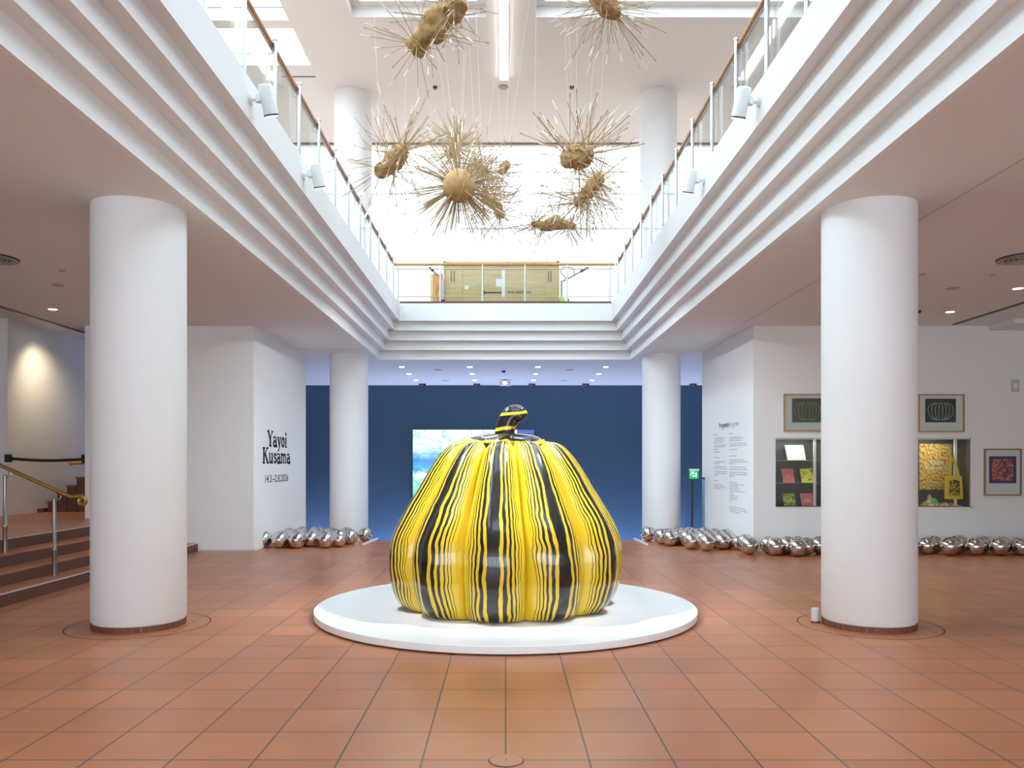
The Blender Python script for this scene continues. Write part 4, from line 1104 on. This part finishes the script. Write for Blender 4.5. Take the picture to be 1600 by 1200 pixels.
# pale edging strips at the ends of the piles
for q, l in (((560, 851, 583, 842), 'left'), ((1018, 851, 998, 842), 'right')):
    a, c = bp(q[0], q[1]), bp(q[2], q[3]); b = bm_new()
    d = Vector((c[0]-a[0], c[1]-a[1], 0)).normalized(); nn = Vector((-d.y, d.x, 0))*.02
    sh = Vector((.10 if l == 'left' else -.10, -.10, 0)); A_, B_ = Vector((a[0], a[1], 0))+sh, Vector((c[0], c[1], 0))+sh
    v = [b.verts.new(p+Vector((0, 0, z))) for z in (0.0, .03) for p in (A_-nn, A_+nn, B_+nn, B_-nn)]
    for f in ((0, 1, 2, 3), (7, 6, 5, 4), (0, 4, 5, 1), (1, 5, 6, 2), (2, 6, 7, 3), (3, 7, 4, 0)): b.faces.new([v[i] for i in f])
    tag(obj('edge_strip', b, trimw, at=(A_.x, A_.y, 0)), 'pale strip on the floor at the inner end of the %s pile of balls' % l, 'strip')

# ------------------------------------------------------------------ hanging straw bursts
def stick_mesh():
    b = bm_new()
    tube(b, [(0, 0, 0), (0, 0, .80)], 1, 6, 0); tube(b, [(0, 0, .80), (0, 0, 1)], 1.25, 6, 1)
    m = bpy.data.meshes.new('stick'); b.to_mesh(m); b.free(); m.materials.append(straw); m.materials.append(tipm)
    for p in m.polygons: p.use_smooth = True
    return m
SM = stick_mesh()
def stick_mesh2():
    b = bm_new()
    tube(b, [(0, 0, 0), (0, 0, .93)], 1, 6, 0); tube(b, [(0, 0, .93), (0, 0, 1)], 1.5, 6, 1)
    m = bpy.data.meshes.new('stick'); b.to_mesh(m); b.free(); m.materials.append(straw); m.materials.append(simple('straw_tip', (.36, .30, .24), .6))
    return m
SM2 = stick_mesh2()
def burst(px, py, Y, label, spine, n, L, seed, dirs=None, bright=True, rs=.0052, extra=0, corem=None, bias=(0, 0, 0), jag=.25):
    """spine = pixel offsets of the lump's axis with radius in px"""
    random.seed(seed)
    c = P(px, py, Y); k = Y/F
    t = thing('straw_burst', label, 'hanging sculpture', c, 'hanging straw bursts')
    sp_ = [(Vector((dx*k, dd*k, -dy*k)), r*k) for dx, dy, dd, r in spine]
    # lump: noisy tube with rounded ends
    b = bm_new()
    if len(sp_) == 1:
        sphere(b, c+sp_[0][0], sp_[0][1], 36, 22)
    else:
        pts = []; rs_ = []
        for i in range(len(sp_)-1):
            for j in range(6):
                s = j/6; pts.append(c+sp_[i][0].lerp(sp_[i+1][0], s)); rs_.append(sp_[i][1]*(1-s)+sp_[i+1][1]*s)
        pts.append(c+sp_[-1][0]); rs_.append(sp_[-1][1])
        d0 = (pts[0]-pts[1]).normalized(); d1 = (pts[-1]-pts[-2]).normalized()
        pre = [pts[0]+d0*rs_[0]*q for q in (1, .85, .5)]; pr_ = [rs_[0]*q for q in (.06, .55, .87)]
        post = [pts[-1]+d1*rs_[-1]*q for q in (.5, .85, 1)]; po_ = [rs_[-1]*q for q in (.87, .55, .06)]
        tube(b, pre+pts+post, pr_+rs_+po_, 26)
    for v in b.verts:
        nn = mnoise.noise_vector(v.co*(9 if jag > .1 else 6)); v.co += nn*jag*.11; nn = mnoise.noise_vector(v.co*26); v.co += nn*jag*.035
    obj('core', b, corem or strawcore, t, sharp=60)
    # straw wraps
    b = bm_new()
    for i in range(26 if jag > .1 else 8):
        p, r = random.choice(sp_); a = Vector((random.gauss(0, 1), random.gauss(0, 1), random.gauss(0, 1))).normalized(); bb, cc_ = frame_axes(a)
        a0 = random.uniform(0, 6); q = r*random.uniform(.85, 1.12)
        tube(b, [c+p+(bb*math.cos(a0+.3*j)+cc_*math.sin(a0+.3*j))*q for j in range(8)], .009, 5)
    obj('wrapping', b, straw, t)
    bs = Vector(bias); b3 = bm_new() if extra else None
    for i in range(n+extra):
        for _ in range(20):
            d = Vector((random.gauss(0, 1), random.gauss(0, .8), random.gauss(0, 1))).normalized()+bs*random.random()
            d.normalize()
            if dirs is None or dirs(d): break
        p, r = random.choice(sp_); l = 1.12*L*k*(random.uniform(.62, 1.0) if random.random() < .85 else random.uniform(1.0, 1.22))
        start = p+d*r*.8
        m = SM if (bright and random.random() < .6) else SM2
        if i < n:
            o = bpy.data.objects.new('stick', m); C.objects.link(o); o.parent = t; o.location = start
            o.rotation_euler = d.to_track_quat('Z', 'Y').to_euler(); rr = rs*.72*random.uniform(.85, 1.2); o.scale = (rr, rr, l)
        else: tube(b3, [c+start, c+start+d*l], rs*.66, 5)
    if b3: o = obj('sticks', b3, straw, t); o['kind'] = 'stuff'
    b = bm_new()
    for s in (-1, 1): tube(b, [c+sp_[0 if s < 0 else -1][0], (c.x+s*.35+.15*math.sin(seed), c.y+.2*math.cos(seed), ZU-.002)], .0009, 4)
    obj('suspension_wires', b, wire_m, t)
    return t
burst(668, 38, 8.0, 'elongated straw burst at the top left, nearest to the camera', [(-16, 32, 0, 15), (2, 12, 0, 19), (22, -10, 0, 18), (42, -30, 0, 17)], 100, 66, 1, rs=.0048, jag=.5)
burst(700, 12, 8.35, 'small round brown straw burst behind the top left one', [(16, 2, 0, 10)], 26, 50, 12, rs=.004)
burst(948, 8, 8.0, 'straw burst cut by the top edge, right of the strip light', [(-12, -12, 0, 15), (2, 2, 0, 16), (10, 10, 0, 12)], 100, 74, 2, rs=.0045, bias=(0, 0, -.5))
burst(613, 250, 10, 'loose brown straw burst before the upper left column', [(-16, 16, 0, 12), (-2, 6, 0, 14), (10, -8, 0, 15), (16, -14, 0, 11)], 100, 74, 3, rs=.0055, extra=20)
burst(717, 290, 10.8, 'densest straw burst with a smooth round straw ball at its middle', [(0, 0, 0, 25)], 100, 62, 4, rs=.0062, extra=270, dirs=lambda d: d.y > -.2 or random.random() < .06, corem=strawball, jag=.06)
burst(712, 232, 12.3, 'pale small straw burst above the dense round one', [(-8, 8, 0, 7), (0, 0, 0, 8), (6, -8, 0, 6)], 100, 46, 5, rs=.0055, extra=80)
burst(778, 325, 12.0, 'thin brown straw burst trailing down right of the dense one', [(-22, -22, 0, 6), (-6, -8, 0, 8), (4, 10, 0, 7)], 100, 50, 6, rs=.0058, bright=False, extra=60)
burst(750, 262, 12.6, 'little straw burst between the dense one and the pale one', [(-6, -4, 0, 6), (6, 6, 0, 7)], 100, 50, 7, rs=.0055, bright=False, extra=60)
burst(788, 262, 12.9, 'tiny straw cluster at the right tip of the left group', [(-3, 4, 0, 6), (3, -4, 0, 6)], 34, 40, 8, rs=.0055, bright=False)
burst(904, 245, 10.4, 'large straw burst on the right with sticks fanning upward', [(-14, 2, 0, 15), (0, 0, 0, 20), (12, -4, 0, 14)], 100, 76, 9, rs=.006, bias=(.15, 0, .35))
burst(922, 296, 11.8, 'bushy diagonal straw burst just below the large right one', [(-18, 20, 0, 8), (-4, 4, 0, 10), (12, -14, 0, 11)], 98, 62, 10, rs=.006, bright=False, extra=130, bias=(.3, 0, -.3))
burst(866, 352, 13.2, 'lowest straw burst with a flat ragged brown body', [(-32, -2, 0, 5), (-16, 1, 0, 7), (2, -4, 0, 11), (20, 0, 0, 6), (30, 3, 0, 5)], 100, 40, 13, rs=.0055, bright=False, extra=60, bias=(0, 0, -.25))

# lamp that lights the wall beyond the landing
t = downlight(-8.35, 15.0, 'hidden warm wall washer over the lit wall beyond the landing', z=4.12, power=0)
ld = bpy.data.lights.new('wall_wash', 'SPOT'); ld.energy = 135; ld.spot_size = math.radians(105); ld.spot_blend = 1; ld.color = (1, .80, .52); ld.shadow_soft_size = .08
lo = bpy.data.objects.new('wall_wash', ld); C.objects.link(lo); lo.parent = t; lo.location = (0, 0, -.03)
lo.rotation_euler = (Vector((-9.0, 15.7, 1.6))-Vector((-8.35, 15.0, 4.08))).to_track_quat('-Z', 'Y').to_euler()
